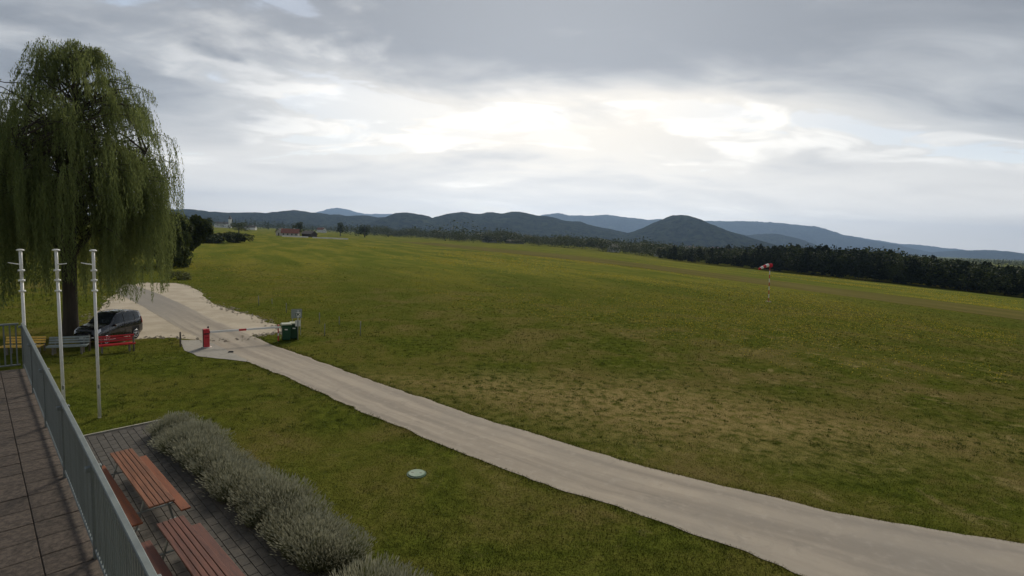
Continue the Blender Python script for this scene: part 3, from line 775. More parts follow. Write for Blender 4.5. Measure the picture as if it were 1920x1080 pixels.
# ------------------------------------------------------------------ barrier, bins, sign, fence stakes
M_RED = mat('barrier red paint', (0.50, 0.030, 0.040), 0.5, var=0.15)
M_BLACK = mat('black coating', (0.012, 0.012, 0.013), 0.5)
def build_barrier():
    b = spot(387, 652, 0.0); e = spot(522, 640, 0.0)
    d = e - b; ang = math.atan2(d.y, d.x); Lb = d.length
    o = empty('barrier', (b.x, b.y, 0.02), ang, 'car park boom barrier with red cabinet and lowered white boom', 'barrier')
    MB().lathe([(0.27, 0.0), (0.27, 0.025), (0.24, 0.04)], n=20).build('base_plate', mat('pale base', (0.55, 0.50, 0.46), 0.8), o)
    MB().box((0, 0, 0.55), (0.30, 0.28, 1.02), None, 0.012).build('cabinet', M_RED, o)
    MB().box((-0.155, 0, 0.55), (0.012, 0.272, 1.00), None, 0.002).build('rear_panel', M_BLACK, o)
    MB().box((0, -0.143, 0.80), (0.27, 0.012, 0.07), None, 0.003).build('slot', M_BLACK, o)
    MB().box((0, -0.143, 0.58), (0.17, 0.010, 0.035), None, 0.003).build('handle', mat('dark red', (0.09, 0.006, 0.008), 0.6), o)
    hd = MB().tube([(0.11, 0.05, 1.06), (0.11, 0.05, 1.10)], 0.015, 8); hd.lathe([(0.03, 1.10), (0.05, 1.12), (0.05, 1.17), (0.02, 1.20)], (0.11, 0.05, 0), 12); hd.build('beacon', M_BLACK, o, True)
    segs = [(0.14, 1.65, M_WHITE), (1.65, 2.05, M_RED), (2.05, Lb + 0.12, M_WHITE)]
    for i, (x0, x1, mm) in enumerate(segs):
        MB().box(((x0 + x1) / 2, -0.05, 0.87), (x1 - x0, 0.06, 0.12), None, 0.012).build('boom_section', mm, o)
    MB().box((0.15, -0.05, 0.87), (0.05, 0.10, 0.16), None, 0.01).build('boom_clamp', M_BLACK, o)
    for k in range(6):
        MB().box((Lb, 0.03, 0.08 + 0.165 * k), (0.06, 0.06, 0.165), None, 0.004).build('support_band', M_RED if k != 2 else M_WHITE, o)
    MB().box((Lb, -0.02, 0.985), (0.09, 0.16, 0.03), None, 0.004).build('support_fork', M_RED, o)
    return o
build_barrier()
M_BIN = mat('dark green bin plastic', (0.012, 0.062, 0.030), 0.45, var=0.12)
def make_bin(label):
    o = empty('wheelie_bin', (0, 0, 0), 0, label, 'bin', 'waste bins beside the barrier')
    mb = MB(); ring = lambda w, dd, z: [(-w, -dd, z), (w, -dd, z), (w, dd, z), (-w, dd, z)]
    lv = [ring(0.20, 0.22, 0.06), ring(0.215, 0.235, 0.10), ring(0.255, 0.285, 0.92), ring(0.285, 0.315, 0.94), ring(0.285, 0.315, 0.99)]
    vs = [p for r in lv for p in r]; fs = [(3, 2, 1, 0), (16, 17, 18, 19)] + [(i * 4 + j, i * 4 + (j + 1) % 4, i * 4 + 4 + (j + 1) % 4, i * 4 + 4 + j) for i in range(4) for j in range(4)]
    body = mb.add(vs, fs).build('body', M_BIN, o)
    md = body.modifiers.new('round', 'BEVEL'); md.width = 0.02; md.segments = 2
    lid = MB()
    lvl = [ring(0.295, 0.33, 0.995), ring(0.30, 0.335, 1.02), ring(0.25, 0.27, 1.07)]
    lid.add([p for r in lvl for p in r], [(3, 2, 1, 0), (8, 9, 10, 11)] + [(i * 4 + j, i * 4 + (j + 1) % 4, i * 4 + 4 + (j + 1) % 4, i * 4 + 4 + j) for i in range(2) for j in range(4)])
    lo = lid.build('lid', mat('bin lid with sky sheen in colour', (0.40, 0.42, 0.30), 0.4, var=0.15), o); md = lo.modifiers.new('round', 'BEVEL'); md.width = 0.015; md.segments = 2  # sky reflection on the lid is put into its pale colour
    MB().tube([(-0.22, 0.36, 0.98), (0.22, 0.36, 0.98)], 0.015, 8).build('grip', M_BIN, o)
    MB().box((-0.02, -0.278, 0.72), (0.17, 0.008, 0.07), Matrix.Rotation(R(3.5), 3, 'X') @ Matrix.Rotation(R(6), 3, 'Y')).build('sticker', mat('white sticker', (0.75, 0.75, 0.72), 0.6), o)
    for s in (-1, 1):
        w = MB().lathe([(0.10, -0.02), (0.10, 0.02)], (0, 0, 0), 16, 'X').build('wheel', mat('tyre rubber', (0.02, 0.02, 0.02), 0.85), o)
        w.location = (s * 0.22, 0.22, 0.10)
    return o
b1 = make_bin('green wheeled bin with pale lid next to the red boom support'); p = spot(538, 640, 0.0); b1.location = (p.x - 0.18, p.y + 0.30, 0.0); b1.rotation_euler = (0, 0, R(28))
MB().box((-0.284, 0.0, 0.55), (0.012, 0.05, 0.80), Matrix.Rotation(R(3.2), 3, 'Y')).build('reflector_strip', mat('pale strip', (0.5, 0.55, 0.52), 0.5), b1)
b2 = copy_tree(b1); b2['label'] = 'green wheeled bin half hidden behind the sign post'; p = spot(553, 638, 0.0); b2.location = (p.x - 0.22, p.y + 0.42, 0.0); b2.rotation_euler = (0, 0, R(24))
for ch in list(b2.children):
    if ch.name.startswith('reflector'): bpy.data.objects.remove(ch)
def build_sign():
    b = spot(558.5, 637, 0.0)
    ang = math.atan2(b.y, b.x) - math.pi / 2
    o = empty('road_sign', b, ang, 'small white crossed pictogram sign over a white plate on a thin post', 'sign')
    zinc = mat('zinc post', (0.40, 0.42, 0.42), 0.45, 0.5)
    MB().tube([(0, 0, -0.05), (0, 0, 1.88)], 0.03, 10).build('post', zinc, o, True)
    MB().box((0.0, -0.036, 1.60), (0.29, 0.012, 0.29), None, 0.004).build('pictogram_plate', mat('white sign face', (0.72, 0.73, 0.68), 0.5, var=0.08), o)
    x = MB()
    for s in (-1, 1): x.box((0.02, -0.045 - 0.003 * s, 1.60), (0.30, 0.004, 0.030), Matrix.Rotation(s * R(48), 3, 'Y'))
    x.lathe([(0.055, 0.0), (0.055, 0.004)], (0.0, -0.056, 1.63), 14, 'Y')
    x.box((-0.115, -0.0455, 1.60), (0.05, 0.004, 0.27))
    x.build('pictogram', mat('dark green pictogram', (0.03, 0.06, 0.045), 0.6), o)
    MB().box((0.0, -0.036, 1.05), (0.32, 0.012, 0.38), None, 0.004).build('lower_plate', mat('white sign face', (0.72, 0.73, 0.68), 0.5), o)
    MB().box((0.0, -0.0445, 1.05), (0.05, 0.004, 0.36)).build('plate_stripe', mat('dark stripe', (0.10, 0.14, 0.15), 0.6), o)
    # the grey board standing on two legs behind it
    c = spot(559, 633, 0.0)
    g = empty('notice_board', (c.x - 0.42, c.y + 0.75, 0), ang + R(6), 'grey blank board standing behind the small crossed sign', 'board')
    for s in (-1, 1): MB().tube([(s * 0.24, 0.02, -0.05), (s * 0.24, 0.02, 1.70)], 0.02, 8).build('leg', zinc, g)
    MB().box((0, 0, 1.42), (0.66, 0.02, 0.60), None, 0.005).build('panel', mat('grey sheet back', (0.27, 0.30, 0.28), 0.6, 0.2, var=0.15), g)
    for zz in (1.27, 1.57): MB().box((0, 0.014, zz), (0.56, 0.02, 0.04), None, 0.004).build('batten', zinc, g)
build_sign()
M_STAKE = mat('galvanised stake', (0.28, 0.29, 0.27), 0.6, 0.3, var=0.2)
for (px, b0, t0, lb) in ((599, 607, 586, 'thin grey stake nearest the bins, far one of the pair in the field'),
                         (608.5, 630, 607, 'thin grey stake standing a little right of the bins at the road side'),
                         (636, 609, 593, 'short brown grey stake in the middle of the field stakes'),
                         (675.5, 630, 602, 'tall grey stake with a pale band, last in the row right of the bins'),
                         (485, 573, 554, 'thin grey stake in the grass above the gravel edge'),
                         (510, 570, 560, 'short dark stake between the gravel stake and the board'),
                         (537, 587, 568, 'thin pale stake in the grass just left of the grey board')):
    make_post(px, b0, t0, lb, 0.028, random.uniform(-.03, .03), 'fence_stake', M_STAKE, 'stakes along the field edge', 'band' in lb)
def build_manhole():
    p = spot(781, 889, 0.0)
    o = empty('manhole_cover', (p.x, p.y, 0.0), 0, 'pale green round manhole cover set in the lawn', 'manhole cover')
    g = mat('pale green cover', (0.19, 0.27, 0.20), 0.7, var=0.15)
    MB().lathe([(0.24, 0.0), (0.24, 0.035), (0.225, 0.045)], n=28).build('lid', g, o)
    MB().lathe([(0.285, 0.0), (0.285, 0.018), (0.25, 0.022)], n=28).build('rim', mat('dark green rim', (0.05, 0.10, 0.06), 0.8), o)
    for s in (-1, 1): MB().box((s * 0.12, 0, 0.047), (0.07, 0.025, 0.006), None, 0.002).build('lifting_slot', M_BLACK, o)
build_manhole()
def build_drain():
    p = spot(433, 661, 0.0)
    o = empty('drain_box', (p.x, p.y, 0.0), 0.4, 'small black box lying on the seam of the concrete apron', 'box')
    MB().box((0, 0, 0.045), (0.26, 0.16, 0.06), None, 0.012).build('body', M_BLACK, o)
    MB().box((0, 0, 0.083), (0.18, 0.08, 0.014), None, 0.004).build('lid', mat('dark lid', (0.04, 0.04, 0.04), 0.6), o)
build_drain()

# ------------------------------------------------------------------ windsock
def build_windsock():
    b = spot(1441, 566); t = at_depth(1443.5, 500, b.y)
    H = t.z - b.z; lx = (t.x - b.x) / H
    o = empty('windsock', b, 0, 'red and white windsock on a banded pole in the open field', 'windsock')
    ax = lambda z: Vector((lx * z, 0, z))
    MB().lathe([(0.35, -0.1), (0.35, 0.06), (0.30, 0.10)], n=16).build('base', mat('concrete base', (0.3, 0.28, 0.25), 0.9), o)
    n = 9
    for k in range(n):
        MB().tube([ax(H * k / n), ax(H * (k + 1) / n)], 0.050, 8).build('pole_band', M_RED if k % 2 == 0 else M_WHITE, o)
    mouth = ax(H) + Vector((0.10, 0, 0.0))
    MB().lathe([(0.03, -0.35), (0.03, 0.3)], tuple(ax(H)), 8).build('swivel', M_FRAME, o)
    path = [mouth + Vector((0.12, 0, 0.16)), mouth + Vector((-0.35, -0.05, 0.17)), mouth + Vector((-0.72, -0.1, 0.06)), mouth + Vector((-1.08, -0.14, -0.10)), mouth + Vector((-1.40, -0.18, -0.26)), mouth + Vector((-1.66, -0.2, -0.42))]
    rad = [0.27, 0.25, 0.215, 0.18, 0.15, 0.12]
    cl = {0: mat('red windsock cloth', (0.52, 0.02, 0.035), 0.8, var=0.15), 1: mat('white windsock cloth', (0.78, 0.77, 0.74), 0.8, var=0.08)}
    for k in range(5):
        mid = path[k].lerp(path[k + 1], 0.5) + Vector((0, 0, 0.012))
        MB().tube([path[k], mid, path[k + 1]], [rad[k], (rad[k] + rad[k + 1]) / 2 * 0.97, rad[k + 1]], 14, caps=(k in (4,))).build('sock_band', cl[k % 2], o, True)
build_windsock()

# ------------------------------------------------------------------ lavender
M_LAV_STEM = leaf_mat('lavender stems', (0.090, 0.105, 0.050), (0.210, 0.225, 0.125), 0.2)
M_LAV_TIP = leaf_mat('faded lavender spikes', (0.190, 0.195, 0.140), (0.395, 0.395, 0.295), 0.22)
def make_lavender_meshes(seed):
    r = np.random.default_rng(seed); n = 1500
    th = r.random(n) * 2 * np.pi; k = np.sqrt(r.random(n))
    base = np.stack([k * 0.36 * np.cos(th), k * 0.36 * np.sin(th), np.zeros(n)], -1)
    el = np.radians(88 - 44 * k + r.normal(0, 8, n)); az = th + r.normal(0, 0.25, n)
    d = np.stack([np.cos(el) * np.cos(az), np.cos(el) * np.sin(az), np.sin(el)], -1)
    Ln = (0.62 - 0.10 * k) * (0.72 + 0.50 * r.random(n) ** 1.5) * (0.85 + 0.35 * vnoise(base[:, 0] * 6 + seed, base[:, 1] * 6))
    tip = base + d * Ln[:, None]; tip[:, 2] -= 0.06 * k * Ln
    side = np.cross(d, r.normal(size=(n, 3))); side /= np.linalg.norm(side, axis=1)[:, None]
    stems = np.stack([base + side * 0.006, base - side * 0.006, tip], 1)
    s0 = tip - d * 0.02; s1 = tip + d * (0.06 + 0.05 * r.random(n))[:, None]
    mid = (s0 + s1) / 2
    spikes = np.stack([s0, mid + side * 0.011, s1, mid - side * 0.011], 1)
    m2 = 2200                                                # low grey green foliage
    th = r.random(m2) * 2 * np.pi; k = r.random(m2) ** 0.5; hgt = r.random(m2)
    c = np.stack([k * 0.52 * np.cos(th), k * 0.52 * np.sin(th), 0.02 + hgt * 0.38 * (1 - 0.6 * k * k)], -1)
    dv = np.stack([np.cos(th) * k, np.sin(th) * k, 0.7 + 0 * k], -1) + r.normal(0, 0.35, (m2, 3)); dv /= np.linalg.norm(dv, axis=1)[:, None]
    sv = np.cross(dv, r.normal(size=(m2, 3))); sv /= np.linalg.norm(sv, axis=1)[:, None]
    lv = np.stack([c - sv * 0.010, c + sv * 0.010, c + dv * 0.13], 1)
    st = soup('', np.concatenate([stems, lv]), M_LAV_STEM, r.random(n + m2)); sp = soup('', spikes, M_LAV_TIP, r.random(n))
    st.name = 'foliage'; sp.name = 'flower_spikes'
    return st, sp
LAV = [make_lavender_meshes(s) for s in (1, 2, 3)]
def lavender(p, s, i, label):
    o = empty('lavender_bush', (p.x, p.y, 0.0), random.uniform(0, 6.28), label, 'lavender', 'lavender hedge between patio and lawn')
    st, sp = LAV[i % 3]
    link('foliage', st, o); link('flower_spikes', sp, o)
    o.scale = (s * random.uniform(0.93, 1.1), s * random.uniform(0.93, 1.1), s * random.uniform(0.92, 1.25))
lav0, lav1 = spot(322, 812, 0.0), spot(622, 1058, 0.0)
dl = lav1 - lav0; nl = Vector((-dl.y, dl.x, 0)).normalized()
nrow = 13
ORD = 'first second third fourth fifth sixth seventh eighth ninth tenth eleventh twelfth thirteenth'.split()
for i in range(nrow):
    t = i / (nrow - 1)
    for k, offn in enumerate((-0.15, 0.24)):
        p = lav0 + dl * (t + random.uniform(-.018, .018)) + nl * (offn + random.uniform(-.08, .08))
        if i == 0 and k == 0: lb = 'lavender bush at the far end of the hedge, patio side'
        elif i == 0: lb = 'lavender bush at the far end of the hedge, lawn side'
        elif i == nrow - 1 and k == 0: lb = 'lavender bush at the near end of the hedge, patio side'
        elif i == nrow - 1: lb = 'lavender bush at the near end of the hedge, lawn side'
        else: lb = ORD[i] + ' lavender bush from the far end of the hedge, ' + ('patio side' if k == 0 else 'lawn side')
        lavender(p, random.uniform(0.74, 0.98), i + k, lb)
for j, (px, py) in enumerate(((686, 1140), (748, 1150))):
    lavender(spot(px, py, 0.0), 0.95, j, ('lavender bush showing its tips at the lower edge, nearer the hedge', 'lavender bush showing its tips at the lower edge, farther from the hedge')[j])

# ------------------------------------------------------------------ willow
M_BARK = mat('dark willow bark', (0.055, 0.045, 0.034), 0.95, var=0.4, scale=3, stretch=(3, 3, 0.5), bump=0.6)
M_WILLOW = leaf_mat('willow leaves', (0.054, 0.086, 0.026), (0.225, 0.262, 0.095), 0.48)
def bez(a, b, c, n):
    t = np.linspace(0, 1, n)[:, None]
    return (1 - t) ** 2 * np.array(a) + 2 * t * (1 - t) * np.array(b) + t * t * np.array(c)
def build_willow():
    r = np.random.default_rng(11); rr = random.Random(11)
    base = spot(133, 629, 0.0)
    o = empty('willow_tree', base, 0, 'tall weeping willow with hanging curtain of leaves above the black car', 'tree')
    lean = lambda z: np.array([0.035 * z, 0, 0])
    tr = [(0.02 * z, 0.0, z) for z in (-0.2, 0.3, 1.2, 2.5, 4.0, 5.5)]
    MB().tube(tr, [0.52, 0.42, 0.355, 0.34, 0.34, 0.30], 14).build('trunk', M_BARK, o, True)
    leaders = []
    specs = [((0.1, 0, 5.2), (0.3, 0.1, 11), (0.8, 0.2, 16.4), 0.27), ((0.1, 0, 4.8), (-0.6, 0.6, 9), (-1.9, 0.8, 14.2), 0.20), ((0.1, 0, 5.0), (1.0, -0.5, 9), (2.6, -0.6, 14.6), 0.22),
             ((0.1, 0, 4.4), (1.8, 0.8, 7.6), (4.0, 1.4, 11.6), 0.18), ((0.1, 0, 4.5), (-1.6, -0.8, 7.4), (-3.6, -1.2, 11.2), 0.18), ((0.1, 0, 4.7), (0.3, -1.8, 8), (0.4, -3.4, 11.4), 0.18), ((0.1, 0, 4.7), (0, 1.8, 8), (-0.4, 3.4, 11.4), 0.17)]
    for a, b, c, rad in specs:
        P = bez(a, b, c, 10); P[1:-1] += r.normal(0, 0.10, (8, 3)); leaders.append(P)
        MB().tube([tuple(p) for p in P], list(np.linspace(rad, 0.035, 10)), 8).build('limb', M_BARK, o, True)
    Rz = lambda z: np.interp(z, [3, 6, 8, 10, 12, 13.5, 15, 16, 17.2], [6.0, 6.1, 6.1, 5.8, 5.3, 4.7, 3.7, 2.4, 0.8])
    br = MB(); strands = []
    for i in range(320):
        P = leaders[r.integers(0, len(leaders)) if i % 3 else 0]
        t = rr.uniform(0.15, 0.97); k = t * (len(P) - 1); k0 = int(k); s = P[k0] * (1 - k + k0) + P[min(k0 + 1, 9)] * (k - k0)
        az = rr.uniform(0, 2 * math.pi)
        zt = min(16.6, s[2] + rr.uniform(0.2, 2.6)); q = rr.uniform(0.25, 1.0) ** 0.6 * (0.80 + 0.34 * float(vnoise(az * 1.3 + 7, zt * 0.45)))
        if i < 24: zt = 15.6 + rr.random() * 1.3; q = rr.uniform(0.3, 1.0)
        e = np.array([0.30 + 0.04 * max(0, zt - 6) + Rz(zt) * q * math.cos(az), Rz(zt) * q * math.sin(az), zt])
        dxy = np.linalg.norm((e - s)[:2])
        mid = (s + e) / 2 + np.array([0, 0, 0.25 * dxy + 0.2])
        B = bez(s, mid, e, 8); B[1:-1] += r.normal(0, 0.07, (6, 3))
        br.tube([tuple(p) for p in B], list(np.linspace(0.055, 0.010, 8)), 5, False)
        for q2 in range(rr.randint(4, 6)):          # hanging bunches along the branch, the last at its tip
            tc_ = 0.97 if q2 == 0 else rr.uniform(0.25, 1.0) ** 0.7; hue = rr.uniform(0.12, 0.88); Lb = rr.random()
            for _ in range(rr.randint(3, 6)):
                t2 = min(1.0, max(0.0, tc_ + rr.gauss(0, 0.05))); k = t2 * 7; k0 = min(6, int(k)); p = B[k0] * (1 - k + k0) + B[k0 + 1] * (k - k0)
                p = p + np.array([rr.gauss(0, .12), rr.gauss(0, .12), 0])
                outd = np.array([math.cos(az + rr.gauss(0, .6)), math.sin(az + rr.gauss(0, .6)), 0])
                rad = np.hypot(*p[:2])
                Ls = np.interp(p[2], [7, 9.5, 11.5, 13.5, 16], [6.8, 4.6, 2.7, 1.7, 1.0]) * (0.30 + 0.75 * Lb) * rr.uniform(0.7, 1.1)
                Ls = min(Ls, p[2] - rr.uniform(1.8, 2.8) - 3.0 * max(0, p[0] - 3.3))
                if Ls > 0.3: strands.append((p, outd, Ls, rad, hue))
    br.build('branches', M_BARK, o)
    V = []; T = []
    up3 = np.array([0, 0, 1.0])
    for (p, od, Ls, rad, hue) in strands:
        m = max(3, int(Ls / 0.052)); s = np.linspace(0, Ls, m)
        x = (0.42 * (1 - np.exp(-1.8 * s)))[:, None] * od + np.stack([0.05 * np.sin(s * 2.1 + rad * 9), 0.05 * np.cos(s * 1.7 + rad * 5), -s + 0.14 * np.exp(-s * 3)], -1)
        c = p + x + r.normal(0, 0.035, (m, 3))
        an = r.random(m) * 2 * np.pi
        dv = np.stack([np.cos(an) * 0.42, np.sin(an) * 0.42, -np.ones(m)], -1); dv /= np.linalg.norm(dv, axis=1)[:, None]
        sv = np.stack([-np.sin(an), np.cos(an), np.zeros(m)], -1)
        ln = r.uniform(0.12, 0.24, m)[:, None]; w = r.uniform(0.014, 0.027, m)[:, None]
        V.append(np.stack([c - sv * w, c + sv * w, c + dv * ln], 1))
        T.append(np.clip(r.normal(hue, 0.15, m), 0, 1))
    V = np.concatenate(V)
    soup('crown', V, M_WILLOW, np.concatenate(T), o)
build_willow()

# ------------------------------------------------------------------ other trees and bushes
M_LEAF_D = leaf_mat('dark leaves', (0.018, 0.028, 0.009), (0.068, 0.086, 0.028), 0.2)
M_LEAF_M = leaf_mat('mid green leaves', (0.028, 0.042, 0.012), (0.095, 0.115, 0.038), 0.22)
M_LEAF_P = leaf_mat('pale green leaves', (0.050, 0.062, 0.022), (0.150, 0.160, 0.065), 0.22)
M_CONIF = leaf_mat('conifer needles', (0.010, 0.018, 0.009), (0.034, 0.048, 0.022), 0.08)
def crown_soup(seed, n, kind):
    """Leaf clumps for a tree one unit tall: (faces n,4,3), standing on z = 0."""
    r = np.random.default_rng(seed)
    if kind == 'conifer':
        z = 0.10 + 0.90 * r.random(n) ** 0.85; lay = np.floor(z * 11) / 11
        rad = (1.02 - z) * 0.24 * (0.55 + 0.5 * (1 - (z - lay) * 11)) * (0.55 + 0.45 * np.sqrt(r.random(n)))
        th = r.random(n) * 2 * np.pi
        c = np.stack([rad * np.cos(th), rad * np.sin(th), z], -1); size = 0.030 + 0.035 * (1 - z)
    elif kind == 'pine':
        z = 0.45 + 0.55 * r.random(n); k = (z - 0.45) / 0.55
        rad = 0.24 * np.sin(np.pi * np.clip(0.15 + 0.85 * k, 0, 1)) * np.sqrt(r.random(n)) + 0.02
        th = r.random(n) * 2 * np.pi; c = np.stack([rad * np.cos(th), rad * np.sin(th), z + r.normal(0, .02, n)], -1); size = np.full(n, 0.04)
    else:
        nl = 16 if kind == 'round' else 40
        lob = np.stack([r.normal(0, 0.17, nl), r.normal(0, 0.17, nl), r.uniform(0.34, 0.84, nl)], -1)
        if kind == 'bush': lob[:, 2] = r.uniform(0.10, 0.75, nl); lob[:, :2] = r.uniform(-0.5, 0.5, (nl, 2))
        lr = r.uniform(0.11, 0.21, nl) * (1.15 - 0.4 * (lob[:, 2] - 0.3))
        pick = r.integers(0, nl, n); d = r.normal(size=(n, 3)); d /= np.linalg.norm(d, axis=1)[:, None]
        c = lob[pick] + d * (lr[pick] * (0.55 + 0.5 * r.random(n)))[:, None]
        c[:, 2] = np.maximum(c[:, 2], 0.03); size = r.uniform(0.020, 0.042, n)
        if kind == 'bush': size = size * 1.1
        c[:, 2] *= 1.0 / max(1e-6, np.percentile(c[:, 2], 99.7))
    nrm = r.normal(size=(n, 3)); nrm /= np.linalg.norm(nrm, axis=1)[:, None]
    a = np.cross(nrm, r.normal(size=(n, 3))); a /= np.linalg.norm(a, axis=1)[:, None]; b = np.cross(nrm, a)
    size = size[:, None] if np.ndim(size) else size
    w = r.uniform(0.6, 1.2, (n, 1))
    return np.stack([c - a * size, c - b * size * w, c + a * size, c + b * size * w], 1), np.clip(r.normal(0.45, 0.22, n), 0, 1)
CROWN_CACHE = {}
def tree_thing(name, base, h, wid, kind, material, label, seed, n=900, group=None, cat='tree'):
    key = (kind, seed, n, material.name)
    if key not in CROWN_CACHE:
        V, T = crown_soup(seed, n, kind); me = soup('', V, material, T); me.name = 'crown'
        tr = MB()
        if kind == 'bush':
            rs = random.Random(seed)
            for _ in range(5): tr.tube([(rs.gauss(0, .05), rs.gauss(0, .05), -0.02), (rs.gauss(0, .2), rs.gauss(0, .2), 0.5)], [0.02, 0.006], 5)
        else:
            tr.tube([(0, 0, -0.03), (0.01, 0, 0.3), (0, 0.01, 0.62), (0, 0, 0.9)], [0.032, 0.024, 0.014, 0.004], 7)
            rs = random.Random(seed)
            for _ in range(6):
                z = rs.uniform(0.3, 0.6); an = rs.uniform(0, 6.28); tr.tube([(0, 0, z), (0.1 * math.cos(an), 0.1 * math.sin(an), z + .1), (0.2 * math.cos(an), 0.2 * math.sin(an), z + 0.2)], [0.012, 0.008, 0.003], 5)
        tm = tr.mesh('trunk'); tm.materials.append(M_BARK); CROWN_CACHE[key] = (me, tm)
    me, tm = CROWN_CACHE[key]
    o = empty(name, base, random.uniform(0, 6.28), label, cat, group)
    o.scale = (wid, wid, h)
    link('crown', me, o); link('trunk', tm, o)
    return o
def tree_px(name, px, base_y, top_y, wpx, kind, material, label, seed, depth=None, **k):
    b = spot(px, base_y) if depth is None else None
    if depth is not None:
        q = at_depth(px, base_y, depth); b = Vector((q.x, depth, float(gz(q.x, depth))))
    t = at_depth(px, top_y, b.y)
    h = max(0.5, t.z - b.z); w = wpx / FPX * b.y
    u = {'conifer': 0.48, 'pine': 0.48, 'round': 0.72, 'bush': 1.25}[kind]
    return tree_thing(name, b, h, w / u, kind, material, label, seed, **k)
tree_px('bush', 322, 501, 432, 62, 'bush', M_LEAF_M, 'leafy mid green bush beside the hanging willow leaves', 21, n=6000, cat='bush')
tree_px('tree', 345, 494, 404, 66, 'round', M_LEAF_D, 'dark rounded tree behind the leafy bush beside the willow', 22, n=7000)
tree_px('tree', 296, 500, 418, 70, 'round', M_LEAF_D, 'dark tree half hidden behind the willow curtain', 23, n=5000)
tree_px('bush', 335, 524, 508, 40, 'bush', M_LEAF_P, 'low tuft of tall pale weeds at the gravel edge', 24, n=1500, cat='weeds')
tree_px('bush', 405, 456, 434, 62, 'bush', M_LEAF_D, 'long dark hedge bush at the far field edge, nearer the willow', 25, n=7000, cat='bush', group='dark hedge at the far field edge')
tree_px('bush', 445, 455, 437, 44, 'bush', M_LEAF_D, 'lower end bush of the dark hedge at the far field edge', 26, n=5000, cat='bush', group='dark hedge at the far field edge')
tree_px('tree', 388, 449, 408, 34, 'round', M_LEAF_D, 'dark tree rising behind the hedge at the far field edge', 27, depth=300)
tree_px('tree', 448, 441, 417, 26, 'round', M_LEAF_M, 'mid green round tree behind the low end of the hedge', 28, depth=420)
tree_px('tree', 562, 441, 416, 22, 'round', M_LEAF_D, 'dark tree standing against the red roofed farmhouse', 29, depth=425)
tree_px('tree', 638, 440, 417, 20, 'round', M_LEAF_D, 'lone dark tree between the farmhouse and the tree belt', 30, depth=520)
tree_px('tree', 684, 441, 421, 26, 'round', M_LEAF_D, 'dark spreading tree at the start of the tree belt', 31, depth=520)
for i, (px, b, t, w, sd) in enumerate(((1690, 527, 497, 42, 32), (1813, 546, 524, 26, 33), (1850, 550, 527, 26, 34), (1884, 553, 530, 26, 35))):
    tree_px('tree', px, b, t, w, 'round', M_LEAF_P if i else M_LEAF_M, ('broad olive green tree standing out before the dark wood', 'pale green round tree before the wood, first of three in a row', 'pale green round tree before the wood, second of three in a row', 'pale green round tree before the wood, third of three nearest the picture edge')[i], sd, n=1600)

def wood(name, label, spots, kinds, protos_n, material_sets, seed):
    """A far wood that reads as one mass: many crowns in one mesh."""
    r = np.random.default_rng(seed); prot = {}
    outV = {m.name: [] for m in material_sets}; outT = {m.name: [] for m in material_sets}
    for (x, y, h, w) in spots:
        kd = kinds[r.integers(0, len(kinds))]; sd = int(r.integers(0, 5))
        if (kd, sd) not in prot: prot[kd, sd] = crown_soup(100 + sd, protos_n, kd)
        V, T = prot[kd, sd]; a = r.random() * 6.28; ca, sa = math.cos(a), math.sin(a)
        ww = w * (1.25 if kd in ('round', 'bush') else 1.0)
        Q = np.stack([(V[..., 0] * ca - V[..., 1] * sa) * ww + x, (V[..., 0] * sa + V[..., 1] * ca) * ww + y, V[..., 2] * h + float(gz(x, y))], -1)
        mm = material_sets[0] if kd in ('conifer', 'pine') else material_sets[int(r.integers(0, len(material_sets)))]
        outV[mm.name].append(Q); outT[mm.name].append(np.clip(T * 0.7 + r.normal(0.05, 0.15), 0, 1))
    me_all = np.concatenate([q for k in outV for q in outV[k]]); tt = np.concatenate([q for k in outT for q in outT[k]])
    mi = np.concatenate([np.full(sum(len(q) for q in outV[k]), i) for i, k in enumerate(outV)])
    o = soup(name, me_all, material_sets[0], tt)
    for m2 in material_sets[1:]: o.data.materials.append(m2)
    o.data.polygons.foreach_set('material_index', mi.astype(np.int32)); o.data.update()
    return tag(o, label, 'wood', kind='stuff')
# near edge of the wood as seen: pixel column, foot of the trees, tops
EDGE = [(1230, 485, 464), (1330, 497, 466), (1380, 501, 464), (1440, 508, 463), (1500, 514, 462), (1540, 518, 464), (1600, 524, 468), (1660, 530, 474), (1720, 537, 481), (1780, 543, 488), (1850, 551, 497), (1920, 559, 505), (2000, 569, 515), (2100, 583, 528)]
def wood_spots_right():
    r = np.random.default_rng(5); out = []
    ex = [e[0] for e in EDGE]
    for i in range(1500):
        px = r.uniform(1235, 2100); fy = np.interp(px, ex, [e[1] for e in EDGE]); ty = np.interp(px, ex, [e[2] for e in EDGE])
        b = spot(px, fy); dep = r.random() ** 1.6 * 130
        k = 1 + dep / b.y; x, y = b.x * k, b.y * k
        zt = at_depth(px, ty + r.normal(1.0, 3.0) + (float(vnoise(px * 0.05, 1.7)) - 0.5) * 10, y).z
        h = zt - float(gz(x, y))
        h = h * (1 - 0.30 * np.exp(-dep / 12.0) * r.random()) * r.uniform(0.86, 1.04)
        out.append((x, y, max(3.0, h), max(3.0, h) * r.uniform(0.8, 1.15)))
    for px in np.linspace(1235, 2090, 160):                     # shrubs along its skirt
        b = spot(px + r.normal(0, 2), np.interp(px, ex, [e[1] for e in EDGE]) - 0.5)
        h = r.uniform(2.5, 5.5); out.append((b.x, b.y + r.uniform(0, 3), h, h * r.uniform(1.2, 1.8)))
    return out
wood('wood_edge', 'dense dark wood of conifers and broadleaf trees along the right field edge', wood_spots_right(), ['conifer', 'pine', 'round', 'round'], 240, [M_CONIF, M_LEAF_D, M_LEAF_D], 6)
